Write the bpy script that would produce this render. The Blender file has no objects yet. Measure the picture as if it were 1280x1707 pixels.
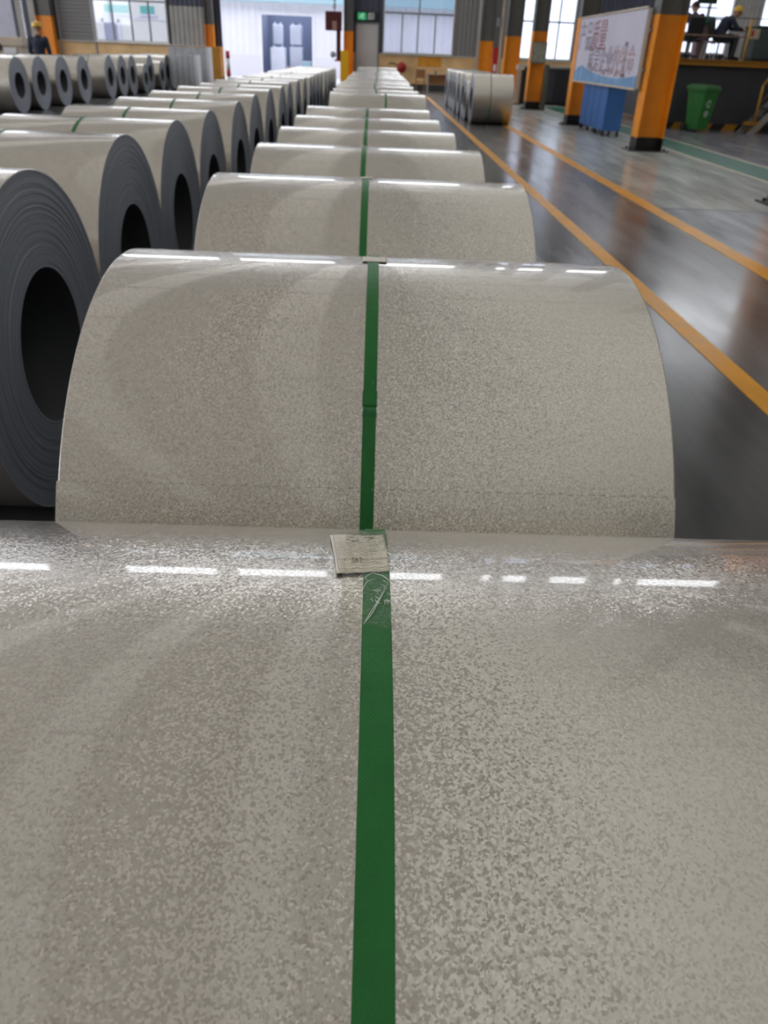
import bpy, bmesh, math, random
from math import sin, cos, pi, radians, sqrt, atan2, degrees
from mathutils import Matrix, Vector
random.seed(7)
S = bpy.context.scene
C = S.collection

# ------------------------------------------------------------------ camera
CAM_Z = 1.4953
PITCH, YAW, ROLL = 0.5384, 0.0285, 0.0423
def camera():
    cy, sy, cp, sp = cos(YAW), sin(YAW), cos(PITCH), sin(PITCH)
    fwd = Vector((sy*cp, cy*cp, -sp)); right = Vector((cy, -sy, 0)); down = fwd.cross(right)
    r2 = cos(ROLL)*right - sin(ROLL)*down; d2 = sin(ROLL)*right + cos(ROLL)*down
    m = Matrix((( r2.x, -d2.x, -fwd.x, 0), (r2.y, -d2.y, -fwd.y, 0), (r2.z, -d2.z, -fwd.z, CAM_Z), (0, 0, 0, 1)))
    cd = bpy.data.cameras.new('camera'); co = bpy.data.objects.new('camera', cd); C.objects.link(co)
    co.matrix_world = m
    cd.sensor_fit = 'VERTICAL'; cd.sensor_height = 36; cd.sensor_width = 27
    cd.lens = 36*1280/1707
    cd.clip_start = 0.02; cd.clip_end = 300
    cd.dof.use_dof = True; cd.dof.focus_distance = 0.62; cd.dof.aperture_fstop = 11.5
    S.camera = co
camera()

# ------------------------------------------------------------------ world, exposure
W = bpy.data.worlds.new('overcast_sky'); S.world = W; W.use_nodes = True
bg = W.node_tree.nodes['Background']
bg.inputs[0].default_value = (0.84, 0.88, 1.0, 1); bg.inputs[1].default_value = 3.2
S.view_settings.view_transform = 'Standard'; S.view_settings.look = 'None'
S.view_settings.exposure = 0.0; S.view_settings.gamma = 1.0; S.view_settings.use_curve_mapping = False
SKYLIGHT = 1.0            # radiance of the daylit translucent roof sheets
HIGH_PANEL = 6.5
S.cycles.use_denoising = True
S.cycles.max_bounces = 8; S.cycles.diffuse_bounces = 4; S.cycles.glossy_bounces = 4; S.cycles.transparent_max_bounces = 12
S.cycles.sample_clamp_indirect = 6.0
S.cycles.caustics_reflective = False; S.cycles.caustics_refractive = False

def portal(x0, x1, z0, z1, y):
    l = bpy.data.lights.new('daylight_portal', 'AREA'); l.shape = 'RECTANGLE'; l.size = x1-x0; l.size_y = z1-z0
    l.cycles.is_portal = True
    o = bpy.data.objects.new('daylight_portal', l); C.objects.link(o)
    o.location = ((x0+x1)/2, y, (z0+z1)/2); o.rotation_euler = (-pi/2, 0, 0)      # shines towards -Y
YB = 42.0                 # inner face of the far wall
for a in ((-13.0, -9.8, 1.5, 4.6), (-7.2, -1.62, 0.0, 4.8), (0.21, 3.43, 1.5, 4.9), (6.5, 9.05, 1.5, 4.9), (14.1, 16.25, 2.0, 5.0)):
    portal(*a, YB+0.35)

# ------------------------------------------------------------------ materials
def nn(nt, t, **kw):
    n = nt.nodes.new(t)
    for k, v in kw.items(): setattr(n, k, v)
    return n
def mat(name, col, rough=0.5, metal=0.0, coat=0.0, coat_rough=0.05, emit=0.0, var=0.0, scale=8.0, bump=0.0, rvar=0.0, stretch=(1,1,1), spec=0.5):
    m = bpy.data.materials.new(name); m.use_nodes = True; nt = m.node_tree; b = nt.nodes['Principled BSDF']
    b.inputs['Base Color'].default_value = (*col, 1); b.inputs['Roughness'].default_value = rough
    b.inputs['Metallic'].default_value = metal; b.inputs['Coat Weight'].default_value = coat; b.inputs['Coat Roughness'].default_value = coat_rough
    b.inputs['Specular IOR Level'].default_value = spec
    if emit: b.inputs['Emission Color'].default_value = (*col, 1); b.inputs['Emission Strength'].default_value = emit
    if var or bump or rvar:
        tc = nn(nt, 'ShaderNodeTexCoord'); mp = nn(nt, 'ShaderNodeMapping'); mp.inputs['Scale'].default_value = stretch
        nz = nn(nt, 'ShaderNodeTexNoise'); nz.inputs['Scale'].default_value = scale; nz.inputs['Detail'].default_value = 4
        nt.links.new(tc.outputs['Object'], mp.inputs[0]); nt.links.new(mp.outputs[0], nz.inputs['Vector'])
        if var:
            r = nn(nt, 'ShaderNodeMapRange'); r.inputs['From Min'].default_value = .3; r.inputs['From Max'].default_value = .7
            r.inputs['To Min'].default_value = 1-var; r.inputs['To Max'].default_value = 1+var
            vm = nn(nt, 'ShaderNodeVectorMath', operation='SCALE'); vm.inputs[0].default_value = col
            nt.links.new(nz.outputs['Fac'], r.inputs['Value']); nt.links.new(r.outputs[0], vm.inputs['Scale']); nt.links.new(vm.outputs[0], b.inputs['Base Color'])
        if rvar:
            r = nn(nt, 'ShaderNodeMapRange'); r.inputs['From Min'].default_value = .3; r.inputs['From Max'].default_value = .7
            r.inputs['To Min'].default_value = max(0.02, rough-rvar); r.inputs['To Max'].default_value = rough+rvar
            nt.links.new(nz.outputs['Fac'], r.inputs['Value']); nt.links.new(r.outputs[0], b.inputs['Roughness'])
        if bump:
            bp = nn(nt, 'ShaderNodeBump'); bp.inputs['Strength'].default_value = bump; bp.inputs['Distance'].default_value = .01
            nt.links.new(nz.outputs['Fac'], bp.inputs['Height']); nt.links.new(bp.outputs[0], b.inputs['Normal'])
    return m

def spangle_steel(name, tilt=0.20, scale=580):
    """Hot-dip coated sheet: every crystal is tilted a little and has its own grey; a thin clear passivation film on top."""
    m = bpy.data.materials.new(name); m.use_nodes = True; nt = m.node_tree; b = nt.nodes['Principled BSDF']; L = nt.links.new
    tc = nn(nt, 'ShaderNodeTexCoord')
    wz = nn(nt, 'ShaderNodeTexNoise'); wz.inputs['Scale'].default_value = 420; wz.inputs['Detail'].default_value = 1
    wsub = nn(nt, 'ShaderNodeVectorMath', operation='SUBTRACT'); wsub.inputs[1].default_value = (.5, .5, .5)
    wsc = nn(nt, 'ShaderNodeVectorMath', operation='SCALE'); wsc.inputs['Scale'].default_value = .0011
    wad = nn(nt, 'ShaderNodeVectorMath', operation='ADD')
    L(tc.outputs['Object'], wz.inputs['Vector']); L(wz.outputs['Color'], wsub.inputs[0]); L(wsub.outputs[0], wsc.inputs[0]); L(tc.outputs['Object'], wad.inputs[0]); L(wsc.outputs[0], wad.inputs[1])
    v = nn(nt, 'ShaderNodeTexVoronoi'); v.inputs['Scale'].default_value = scale
    L(wad.outputs[0], v.inputs['Vector'])
    sub = nn(nt, 'ShaderNodeVectorMath', operation='SUBTRACT'); sub.inputs[1].default_value = (.5, .5, .5)
    sc = nn(nt, 'ShaderNodeVectorMath', operation='SCALE'); sc.inputs['Scale'].default_value = tilt
    ge = nn(nt, 'ShaderNodeNewGeometry'); ad = nn(nt, 'ShaderNodeVectorMath', operation='ADD'); no = nn(nt, 'ShaderNodeVectorMath', operation='NORMALIZE')
    L(v.outputs['Color'], sub.inputs[0]); L(sub.outputs[0], sc.inputs[0]); L(ge.outputs['Normal'], ad.inputs[0]); L(sc.outputs[0], ad.inputs[1]); L(ad.outputs[0], no.inputs[0])
    L(no.outputs[0], b.inputs['Normal'])
    sp = nn(nt, 'ShaderNodeSeparateColor'); L(v.outputs['Color'], sp.inputs[0])
    rp = nn(nt, 'ShaderNodeValToRGB'); L(sp.outputs[0], rp.inputs[0])
    rp.color_ramp.elements[0].position = 0.0; rp.color_ramp.elements[0].color = (.50, .455, .40, 1)
    rp.color_ramp.elements[1].position = 1.0; rp.color_ramp.elements[1].color = (.72, .668, .60, 1)
    e = rp.color_ramp.elements.new(.35); e.color = (.60, .56, .495, 1)
    # broad faint banding along the strip from rolling
    L(rp.outputs[0], b.inputs['Base Color'])
    b.inputs['Metallic'].default_value = .85; b.inputs['Roughness'].default_value = .27
    b.inputs['Coat Weight'].default_value = .65; b.inputs['Coat Roughness'].default_value = .05; b.inputs['Coat IOR'].default_value = 1.5
    return m

def ring_face(name):
    """Edges of the wound strip: dark blue-grey steel with fine turns."""
    m = bpy.data.materials.new(name); m.use_nodes = True; nt = m.node_tree; b = nt.nodes['Principled BSDF']; L = nt.links.new
    tc = nn(nt, 'ShaderNodeTexCoord'); se = nn(nt, 'ShaderNodeSeparateXYZ'); L(tc.outputs['Object'], se.inputs[0])
    z = nn(nt, 'ShaderNodeMath', operation='SUBTRACT'); z.inputs[1].default_value = .564; L(se.outputs['Z'], z.inputs[0])
    cb = nn(nt, 'ShaderNodeCombineXYZ'); L(se.outputs['Y'], cb.inputs[0]); L(z.outputs[0], cb.inputs[1])
    le = nn(nt, 'ShaderNodeVectorMath', operation='LENGTH'); L(cb.outputs[0], le.inputs[0])
    nz = nn(nt, 'ShaderNodeTexNoise', noise_dimensions='1D'); nz.inputs['Scale'].default_value = 160; nz.inputs['Detail'].default_value = 3; L(le.outputs['Value'], nz.inputs['W'])
    rp = nn(nt, 'ShaderNodeValToRGB'); rp.color_ramp.elements[0].position = .3; rp.color_ramp.elements[1].position = .75
    rp.color_ramp.elements[0].color = (.29, .31, .35, 1); rp.color_ramp.elements[1].color = (.50, .53, .59, 1)
    L(nz.outputs['Fac'], rp.inputs[0]); L(rp.outputs[0], b.inputs['Base Color'])
    b.inputs['Metallic'].default_value = .35; b.inputs['Roughness'].default_value = .5
    bp = nn(nt, 'ShaderNodeBump'); bp.inputs['Strength'].default_value = .5; bp.inputs['Distance'].default_value = .002
    L(nz.outputs['Fac'], bp.inputs['Height']); L(bp.outputs[0], b.inputs['Normal'])
    return m

def strap_mat(name):
    """Green polyester strap with its embossed waffle."""
    m = bpy.data.materials.new(name); m.use_nodes = True; nt = m.node_tree; b = nt.nodes['Principled BSDF']; L = nt.links.new
    tc = nn(nt, 'ShaderNodeTexCoord'); mp = nn(nt, 'ShaderNodeMapping'); mp.inputs['Scale'].default_value = (11, 1600, 1)
    L(tc.outputs['UV'], mp.inputs[0])
    w1 = nn(nt, 'ShaderNodeTexWave', wave_type='BANDS', bands_direction='DIAGONAL'); w1.inputs['Scale'].default_value = .42; L(mp.outputs[0], w1.inputs['Vector'])
    mp2 = nn(nt, 'ShaderNodeMapping'); mp2.inputs['Scale'].default_value = (-11, 1600, 1); L(tc.outputs['UV'], mp2.inputs[0])
    w2 = nn(nt, 'ShaderNodeTexWave', wave_type='BANDS', bands_direction='DIAGONAL'); w2.inputs['Scale'].default_value = .42; L(mp2.outputs[0], w2.inputs['Vector'])
    mx = nn(nt, 'ShaderNodeMath', operation='MULTIPLY'); L(w1.outputs['Fac'], mx.inputs[0]); L(w2.outputs['Fac'], mx.inputs[1])
    bp = nn(nt, 'ShaderNodeBump'); bp.inputs['Strength'].default_value = .35; bp.inputs['Distance'].default_value = .0006
    L(mx.outputs[0], bp.inputs['Height']); L(bp.outputs[0], b.inputs['Normal'])
    nz = nn(nt, 'ShaderNodeTexNoise'); nz.inputs['Scale'].default_value = 40; L(tc.outputs['Object'], nz.inputs['Vector'])
    rp = nn(nt, 'ShaderNodeValToRGB'); rp.color_ramp.elements[0].color = (.010, .135, .022, 1); rp.color_ramp.elements[1].color = (.016, .20, .036, 1)
    L(nz.outputs['Fac'], rp.inputs[0]); L(rp.outputs[0], b.inputs['Base Color'])
    b.inputs['Roughness'].default_value = .42; b.inputs['Specular IOR Level'].default_value = .35
    return m

def glass(name, tint=(.9, .93, .97), gloss=.08):
    m = bpy.data.materials.new(name); m.use_nodes = True; nt = m.node_tree; nt.nodes.remove(nt.nodes['Principled BSDF'])
    out = nt.nodes['Material Output']; t = nn(nt, 'ShaderNodeBsdfTransparent'); t.inputs[0].default_value = (*tint, 1)
    g = nn(nt, 'ShaderNodeBsdfGlossy'); g.inputs['Roughness'].default_value = .03
    mx = nn(nt, 'ShaderNodeMixShader'); mx.inputs[0].default_value = gloss
    nt.links.new(t.outputs[0], mx.inputs[1]); nt.links.new(g.outputs[0], mx.inputs[2]); nt.links.new(mx.outputs[0], out.inputs[0])
    return m

def tape_mat(name):
    """Clear, faintly yellowed packing tape with wrinkles."""
    m = bpy.data.materials.new(name); m.use_nodes = True; nt = m.node_tree; nt.nodes.remove(nt.nodes['Principled BSDF']); L = nt.links.new
    out = nt.nodes['Material Output']; t = nn(nt, 'ShaderNodeBsdfTransparent'); t.inputs[0].default_value = (.97, .965, .92, 1)
    g = nn(nt, 'ShaderNodeBsdfGlossy'); g.inputs['Roughness'].default_value = .12
    tc = nn(nt, 'ShaderNodeTexCoord'); nz = nn(nt, 'ShaderNodeTexNoise'); nz.inputs['Scale'].default_value = 130; nz.inputs['Detail'].default_value = 2; nz.inputs['Distortion'].default_value = 2.2
    bp = nn(nt, 'ShaderNodeBump'); bp.inputs['Strength'].default_value = .8; bp.inputs['Distance'].default_value = .003
    L(tc.outputs['Object'], nz.inputs['Vector']); L(nz.outputs['Fac'], bp.inputs['Height']); L(bp.outputs[0], g.inputs['Normal'])
    mx = nn(nt, 'ShaderNodeMixShader'); fr = nn(nt, 'ShaderNodeFresnel'); fr.inputs['IOR'].default_value = 1.35; L(bp.outputs[0], fr.inputs['Normal'])
    ge = nn(nt, 'ShaderNodeNewGeometry'); bf = nn(nt, 'ShaderNodeMath', operation='SUBTRACT'); bf.inputs[0].default_value = 1; L(ge.outputs['Backfacing'], bf.inputs[1]); ml = nn(nt, 'ShaderNodeMath', operation='MULTIPLY'); L(fr.outputs[0], ml.inputs[0]); L(bf.outputs[0], ml.inputs[1])
    L(ml.outputs[0], mx.inputs[0]); L(t.outputs[0], mx.inputs[1]); L(g.outputs[0], mx.inputs[2]); L(mx.outputs[0], out.inputs[0])
    return m

def floor_mat(name):
    """Glossy epoxy floor: dark under the coils, worn grey haul lane, lighter grey-green beyond the second line."""
    m = bpy.data.materials.new(name); m.use_nodes = True; nt = m.node_tree; b = nt.nodes['Principled BSDF']; L = nt.links.new
    tc = nn(nt, 'ShaderNodeTexCoord'); se = nn(nt, 'ShaderNodeSeparateXYZ'); L(tc.outputs['Object'], se.inputs[0])
    def step(src, edge):
        n = nn(nt, 'ShaderNodeMath', operation='GREATER_THAN'); n.inputs[1].default_value = edge; L(src, n.inputs[0]); return n.outputs[0]
    def mixc(f, a, c):
        n = nn(nt, 'ShaderNodeMix', data_type='RGBA'); L(f, n.inputs[0])
        for k, q in ((6, a), (7, c)):
            if isinstance(q, tuple): n.inputs[k].default_value = (*q, 1)
            else: L(q, n.inputs[k])
        return n.outputs[2]
    a = mixc(step(se.outputs['X'], 2.08), (.12, .118, .122), (.185, .18, .178))
    lane = mixc(step(se.outputs['Y'], 9.9), (.40, .42, .46), (.52, .55, .53))  # grey-green slabs, colour lightened to stand in for reflected window light
    a = mixc(step(se.outputs['X'], 3.35), a, lane)
    a = mixc(step(se.outputs['X'], 6.95), a, (.25, .245, .28))
    mp = nn(nt, 'ShaderNodeMapping'); mp.inputs['Scale'].default_value = (1.6, .22, 1); L(tc.outputs['Object'], mp.inputs[0])
    nz = nn(nt, 'ShaderNodeTexNoise'); nz.inputs['Scale'].default_value = 2.2; nz.inputs['Detail'].default_value = 6; nz.inputs['Roughness'].default_value = .62; L(mp.outputs[0], nz.inputs['Vector'])
    r = nn(nt, 'ShaderNodeMapRange'); r.inputs['From Min'].default_value = .3; r.inputs['From Max'].default_value = .7; r.inputs['To Min'].default_value = .78; r.inputs['To Max'].default_value = 1.22
    L(nz.outputs['Fac'], r.inputs['Value']); vm = nn(nt, 'ShaderNodeVectorMath', operation='SCALE'); L(a, vm.inputs[0]); L(r.outputs[0], vm.inputs['Scale']); L(vm.outputs[0], b.inputs['Base Color'])
    r2 = nn(nt, 'ShaderNodeMapRange'); r2.inputs['From Min'].default_value = .3; r2.inputs['From Max'].default_value = .7; r2.inputs['To Min'].default_value = .15; r2.inputs['To Max'].default_value = .25
    L(nz.outputs['Fac'], r2.inputs['Value']); L(r2.outputs[0], b.inputs['Roughness'])
    b.inputs['Specular IOR Level'].default_value = .16
    return m

def paper_mat(name):
    """Printed delivery tag: cream paper, ruled table, a few inked marks (flat print, by UV)."""
    m = bpy.data.materials.new(name); m.use_nodes = True; nt = m.node_tree; b = nt.nodes['Principled BSDF']; L = nt.links.new
    tc = nn(nt, 'ShaderNodeTexCoord'); nz = nn(nt, 'ShaderNodeTexNoise'); nz.inputs['Scale'].default_value = 9; nz.inputs['Detail'].default_value = 5; L(tc.outputs['UV'], nz.inputs['Vector'])
    rp = nn(nt, 'ShaderNodeValToRGB'); rp.color_ramp.elements[0].position = .3; rp.color_ramp.elements[1].position = .7
    rp.color_ramp.elements[0].color = (.76, .69, .58, 1); rp.color_ramp.elements[1].color = (.88, .82, .72, 1)
    L(nz.outputs['Fac'], rp.inputs[0]); L(rp.outputs[0], b.inputs['Base Color']); b.inputs['Roughness'].default_value = .6
    return m

M = {}
M['steel'] = spangle_steel('spangled_steel')
M['face'] = ring_face('wound_strip_edges')
M['bore'] = mat('shaded_bore', (.045, .046, .05), .6, .3)  # bore colour darkened to stand in for the shade inside
M['strap'] = strap_mat('green_strap')
M['strap_pale'] = mat('creased_strap', (.06, .30, .12), .3)
M['paper'] = paper_mat('tag_paper'); M['ink'] = mat('tag_ink', (.16, .12, .10), .7); M['ink_pale'] = mat('tag_rule', (.56, .48, .38), .7)
M['tape'] = tape_mat('clear_tape'); M['torn_glint'] = mat('torn_edge_and_glint', (.92, .92, .86), .2)  # torn tape; the near white also paints highlights along the creases
M['floor'] = floor_mat('epoxy_floor')
M['yellow_line'] = mat('yellow_floor_paint', (.92, .42, .03), .35, spec=.12, var=.12, scale=3, rvar=.05)
M['cream_line'] = mat('cream_floor_paint', (.50, .42, .30), .4, spec=.25, var=.15, scale=6)
M['green_line'] = mat('green_floor_paint', (.010, .15, .09), .3, spec=.12, var=.3, scale=3)
M['joint'] = mat('floor_joint', (.33, .34, .34), .5)
M['dado'] = mat('ochre_wall_paint', (.85, .56, .27), .55, var=.16, scale=1.6)
M['skirt'] = mat('dark_skirting', (.05, .05, .055), .5)
M['clad_dark'] = mat('dark_grey_cladding', (.085, .09, .13), .55, var=.08, scale=2)
M['shutter'] = mat('shutter_grey', (.26, .25, .25), .5)
M['clad_grey'] = mat('grey_cladding', (.42, .41, .39), .55, var=.1, scale=2)
M['clad_pale'] = mat('pale_blue_cladding', (.62, .63, .72), .5, var=.06, scale=2)
M['clad_int'] = mat('inner_wall_sheet', (.62, .60, .55), .6)
M['roof'] = mat('roof_sheet', (.32, .32, .33), .6)
M['beam'] = mat('grey_steelwork', (.40, .40, .41), .5)
M['skylight'] = mat('daylit_roof_sheet', (1.0, .97, .90), .5, emit=SKYLIGHT)
M['skylight_dim'] = mat('dimmed_roof_sheet', (.97, .97, .92), .5, emit=SKYLIGHT*.46)  # wide unseen strip, glow weakened to balance the light on the coils
M['sidepane'] = mat('daylit_side_sheet', (.92, .95, 1.0), .5, emit=HIGH_PANEL*.6)
M['highpane'] = mat('daylit_clerestory_sheet', (.92, .95, 1.0), .5, emit=HIGH_PANEL)
M['frame_pale'] = mat('pale_window_frame', (.55, .54, .50), .5); M['frame_dark'] = mat('grey_window_frame', (.22, .23, .23), .5)
M['glass'] = glass('window_glass', (.80, .82, .86)); 
M['col_yellow'] = mat('column_yellow', (.88, .30, .009), .42, var=.07, scale=3); M['col_black'] = mat('column_black', (.012, .011, .010), .4)
M['col_grey'] = mat('column_grey', (.13, .125, .115), .5, var=.1, scale=4); M['col_pale'] = mat('column_pale_grey', (.36, .34, .31), .5)
M['guard'] = mat('guard_yellow', (.95, .50, .01), .4)
M['white'] = mat('white_paint', (.80, .79, .78), .5, var=.04, scale=3); M['red'] = mat('red_paint', (.45, .02, .02), .4); M['dark_red'] = mat('dark_red_paint', (.10, .012, .012), .45, var=.15, scale=6)
M['door'] = mat('door_grey', (.62, .60, .59), .5, var=.05, scale=2)
M['sign_dark'] = mat('sign_dark_green', (.012, .030, .022), .5); M['sign_green'] = mat('sign_lit_green', (.02, .42, .16), .5, emit=.5); M['sign_white'] = mat('sign_lit_white', (.75, .75, .72), .5, emit=.4)
M['blue'] = mat('cabinet_blue', (.05, .16, .46), .45, var=.12, scale=3); M['blue_dark'] = mat('cabinet_blue_door', (.045, .15, .43), .45)
M['green'] = mat('bin_green', (.03, .22, .035), .45, var=.1, scale=5); M['green_lid'] = mat('bin_lid_green', (.022, .15, .03), .4)
M['black'] = mat('black_plastic', (.015, .015, .017), .5); M['rubber'] = mat('rubber', (.02, .02, .02), .7)
M['plat'] = mat('platform_dark_panel', (.055, .057, .065), .6, var=.12, scale=2); M['plat_floor'] = mat('platform_plate', (.12, .12, .12), .5)
M['plat_yellow'] = mat('platform_yellow', (.46, .21, .012), .45, var=.12, scale=3)
M['rail'] = mat('railing_yellow', (.62, .34, .035), .45); M['rail_dark'] = mat('railing_dark', (.10, .09, .08), .5); M['rail_brown'] = mat('railing_brown', (.25, .15, .11), .5)
M['machine'] = mat('machine_green_grey', (.055, .075, .07), .5, var=.1, scale=3); M['teal'] = mat('machine_teal', (.05, .20, .15), .5); M['mauve'] = mat('console_mauve', (.30, .20, .22), .55)
M['wood'] = mat('brown_wood', (.34, .16, .06), .5, var=.2, scale=6, stretch=(1, 8, 8)); M['wood_pale'] = mat('pale_wood', (.50, .33, .22), .5)
M['cream'] = mat('cream_wrap', (.60, .50, .39), .55, var=.08, scale=2); M['panel_grey'] = mat('sheet_pack_grey', (.50, .51, .54), .45, .2, var=.1, scale=5); M['panel_white'] = mat('sheet_pack_edge', (.78, .77, .80), .4)
M['out_white'] = mat('warehouse_white_sheet', (.84, .83, .87), .5, var=.03, scale=1); M['out_teal'] = mat('warehouse_pale_blue', (.42, .62, .68), .5)
M['out_dark'] = mat('warehouse_inside', (.20, .23, .33), .8); M['bag'] = mat('bulk_bag_white', (.80, .82, .90), .7, var=.05, scale=2); M['out_ground'] = mat('yard_concrete', (.55, .55, .56), .8, var=.08, scale=1)
M['out_cream'] = mat('block_cream_render', (.86, .83, .74), .7); M['out_glass'] = mat('block_teal_glass', (.16, .52, .44), .2); M['out_door'] = mat('block_grey_door', (.38, .38, .46), .5)
M['skin'] = mat('skin', (.48, .27, .18), .55); M['navy'] = mat('navy_cloth', (.028, .035, .065), .8); M['plum'] = mat('plum_cloth', (.06, .028, .055), .8); M['trouser'] = mat('dark_trousers', (.03, .032, .04), .8)
M['helmet'] = mat('yellow_helmet', (.75, .45, .03), .3); M['hair'] = mat('dark_hair', (.02, .013, .010), .6); M['cap'] = mat('rust_cap', (.30, .055, .03), .7); M['boot'] = mat('boots', (.015, .013, .012), .6)

# ------------------------------------------------------------------ mesh helpers
class MB:
    def __init__(s): s.v = []; s.f = []; s.uv = {}
    def box(s, x0, x1, y0, y1, z0, z1):
        n = len(s.v); s.v += [(x, y, z) for z in (z0, z1) for y in (y0, y1) for x in (x0, x1)]
        s.f += [tuple(n+i for i in q) for q in ((0,2,3,1), (4,5,7,6), (0,1,5,4), (2,6,7,3), (0,4,6,2), (1,3,7,5))]; return s
    def hexa(s, pts):        # 8 points in box order (z-low: x0y0, x1y0, x0y1, x1y1, then z-high)
        n = len(s.v); s.v += [tuple(p) for p in pts]
        s.f += [tuple(n+i for i in q) for q in ((0,2,3,1), (4,5,7,6), (0,1,5,4), (2,6,7,3), (0,4,6,2), (1,3,7,5))]; return s
    def tube(s, pts, r, n=10, caps=True, r2=None):
        """Tube through pts; r may be one number or one per point."""
        P = [Vector(p) for p in pts]; rs = r if isinstance(r, (list, tuple)) else [r]*len(P); b = len(s.v); up = None
        for i, p in enumerate(P):
            t = (P[min(i+1, len(P)-1)]-P[max(i-1, 0)]).normalized()
            if up is None: up = t.orthogonal().normalized()
            else: up = (up-t*up.dot(t)).normalized()
            sd = t.cross(up)
            s.v += [tuple(p+rs[i]*(cos(2*pi*k/n)*up+sin(2*pi*k/n)*sd)) for k in range(n)]
        for i in range(len(P)-1):
            for k in range(n):
                a = b+i*n+k; c = b+i*n+(k+1) % n; s.f.append((a, c, c+n, a+n))
        if caps: s.f.append(tuple(b+k for k in reversed(range(n)))); s.f.append(tuple(b+(len(P)-1)*n+k for k in range(n)))
        return s
    def ball(s, c, r, nu=14, nv=9, sx=1, sy=1, sz=1, v0=0.0, v1=1.0):
        b = len(s.v)
        for j in range(nv+1):
            ph = pi*(v0+(v1-v0)*j/nv)
            for i in range(nu):
                th = 2*pi*i/nu; s.v.append((c[0]+r*sx*sin(ph)*cos(th), c[1]+r*sy*sin(ph)*sin(th), c[2]+r*sz*cos(ph)))
        for j in range(nv):
            for i in range(nu): s.f.append((b+j*nu+i, b+(j+1)*nu+i, b+(j+1)*nu+(i+1) % nu, b+j*nu+(i+1) % nu))
        return s
    def prism(s, prof, axis, a, b_):
        """Closed 2-D profile swept along an axis: 'x' profile (y,z), 'y' profile (x,z), 'z' profile (x,y)."""
        n = len(s.v); k = len(prof)
        for t in (a, b_):
            for (p, q) in prof: s.v.append({'x': (t, p, q), 'y': (p, t, q), 'z': (p, q, t)}[axis])
        for i in range(k): j = (i+1) % k; s.f.append((n+i, n+j, n+k+j, n+k+i))
        s.f.append(tuple(n+i for i in reversed(range(k)))); s.f.append(tuple(n+k+i for i in range(k))); return s
    def corrugated(s, x0, x1, z0, z1, y, pitch=.2, depth=.035, along='x'):
        """Trapezoid-ribbed sheet in an XZ plane, ribs upright (along='x') or level (along='z')."""
        prof = []; a = x0 if along == 'x' else z0; e = x1 if along == 'x' else z1; t = a
        while t < e-1e-6:
            for d, h in ((0, 0), (.3, 0), (.42, 1), (.78, 1), (.9, 0)):
                q = t+d*pitch
                if q <= e: prof.append((q, y-h*depth))
            t += pitch
        prof.append((e, y)); n = len(s.v); k = len(prof)
        if along == 'x':
            for z in (z0, z1): s.v += [(p, q, z) for p, q in prof]
        else:
            for x in (x1, x0): s.v += [(x, q, p) for p, q in prof]
        for i in range(k-1): s.f.append((n+i, n+i+1, n+k+i+1, n+k+i))
        return s
    def mesh(s, name, smooth=False):
        m = bpy.data.meshes.new(name); m.from_pydata(s.v, [], s.f); m.update()
        bm = bmesh.new(); bm.from_mesh(m); bmesh.ops.recalc_face_normals(bm, faces=bm.faces); bm.to_mesh(m); bm.free()
        if smooth: m.polygons.foreach_set('use_smooth', [True]*len(m.polygons))
        return m

def link(name, mesh, m=None, parent=None):
    o = bpy.data.objects.new(name, mesh)
    if m is not None and mesh is not None and not mesh.materials: mesh.materials.append(m)
    C.objects.link(o)
    if parent is not None: o.parent = parent
    return o
def part(name, mb, m, parent=None, smooth=False, bevel=0.0, label=None):
    o = link(name, mb.mesh(name, smooth), m, parent)
    if bevel:
        b = o.modifiers.new('edge', 'BEVEL'); b.width = bevel; b.segments = 2; b.limit_method = 'ANGLE'
    if label: o['label'] = label
    return o
def empty(name, loc=(0,0,0)):
    o = bpy.data.objects.new(name, None); C.objects.link(o); o.location = loc; o.empty_display_size = .1; return o
def tag(o, label, cat, group=None):
    o['label'] = label; o['category'] = cat
    if group: o['group'] = group
    return o
def struct(o): o['kind'] = 'structure'; return o
def copy_tree(o, parent=None):
    c = o.copy(); C.objects.link(c)
    if parent is not None: c.parent = parent
    for ch in o.children: copy_tree(ch, c)
    return c

# ------------------------------------------------------------------ the setting
X0, X1, Y0, Y1, HT = -26.0, 22.0, -20.0, YB, 13.5
f = MB().box(X0, X1, Y0, Y1+.4, -.2, 0); fl = struct(part('floor', f, M['floor']))
def marking(name, x0, x1, y0, y1, m): return struct(part(name, MB().box(x0, x1, y0, y1, 0, .003), m))
marking('floor_marking', 2.01, 2.15, Y0+.1, 36, M['yellow_line'])
marking('floor_marking', 3.27, 3.45, Y0+.1, 36, M['yellow_line'])
marking('floor_marking', 6.0, 6.09, Y0+.1, 32, M['cream_line'])
marking('floor_marking', 6.09, 6.86, Y0+.1, 32, M['green_line'])
marking('floor_marking', 6.86, 6.95, Y0+.1, 32, M['cream_line'])
marking('floor_joint', 3.46, 6.0, 9.89, 9.92, M['joint'])
marking('floor_joint', -1.0, 2.0, 33.2, 33.5, M['skirt'])

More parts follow.
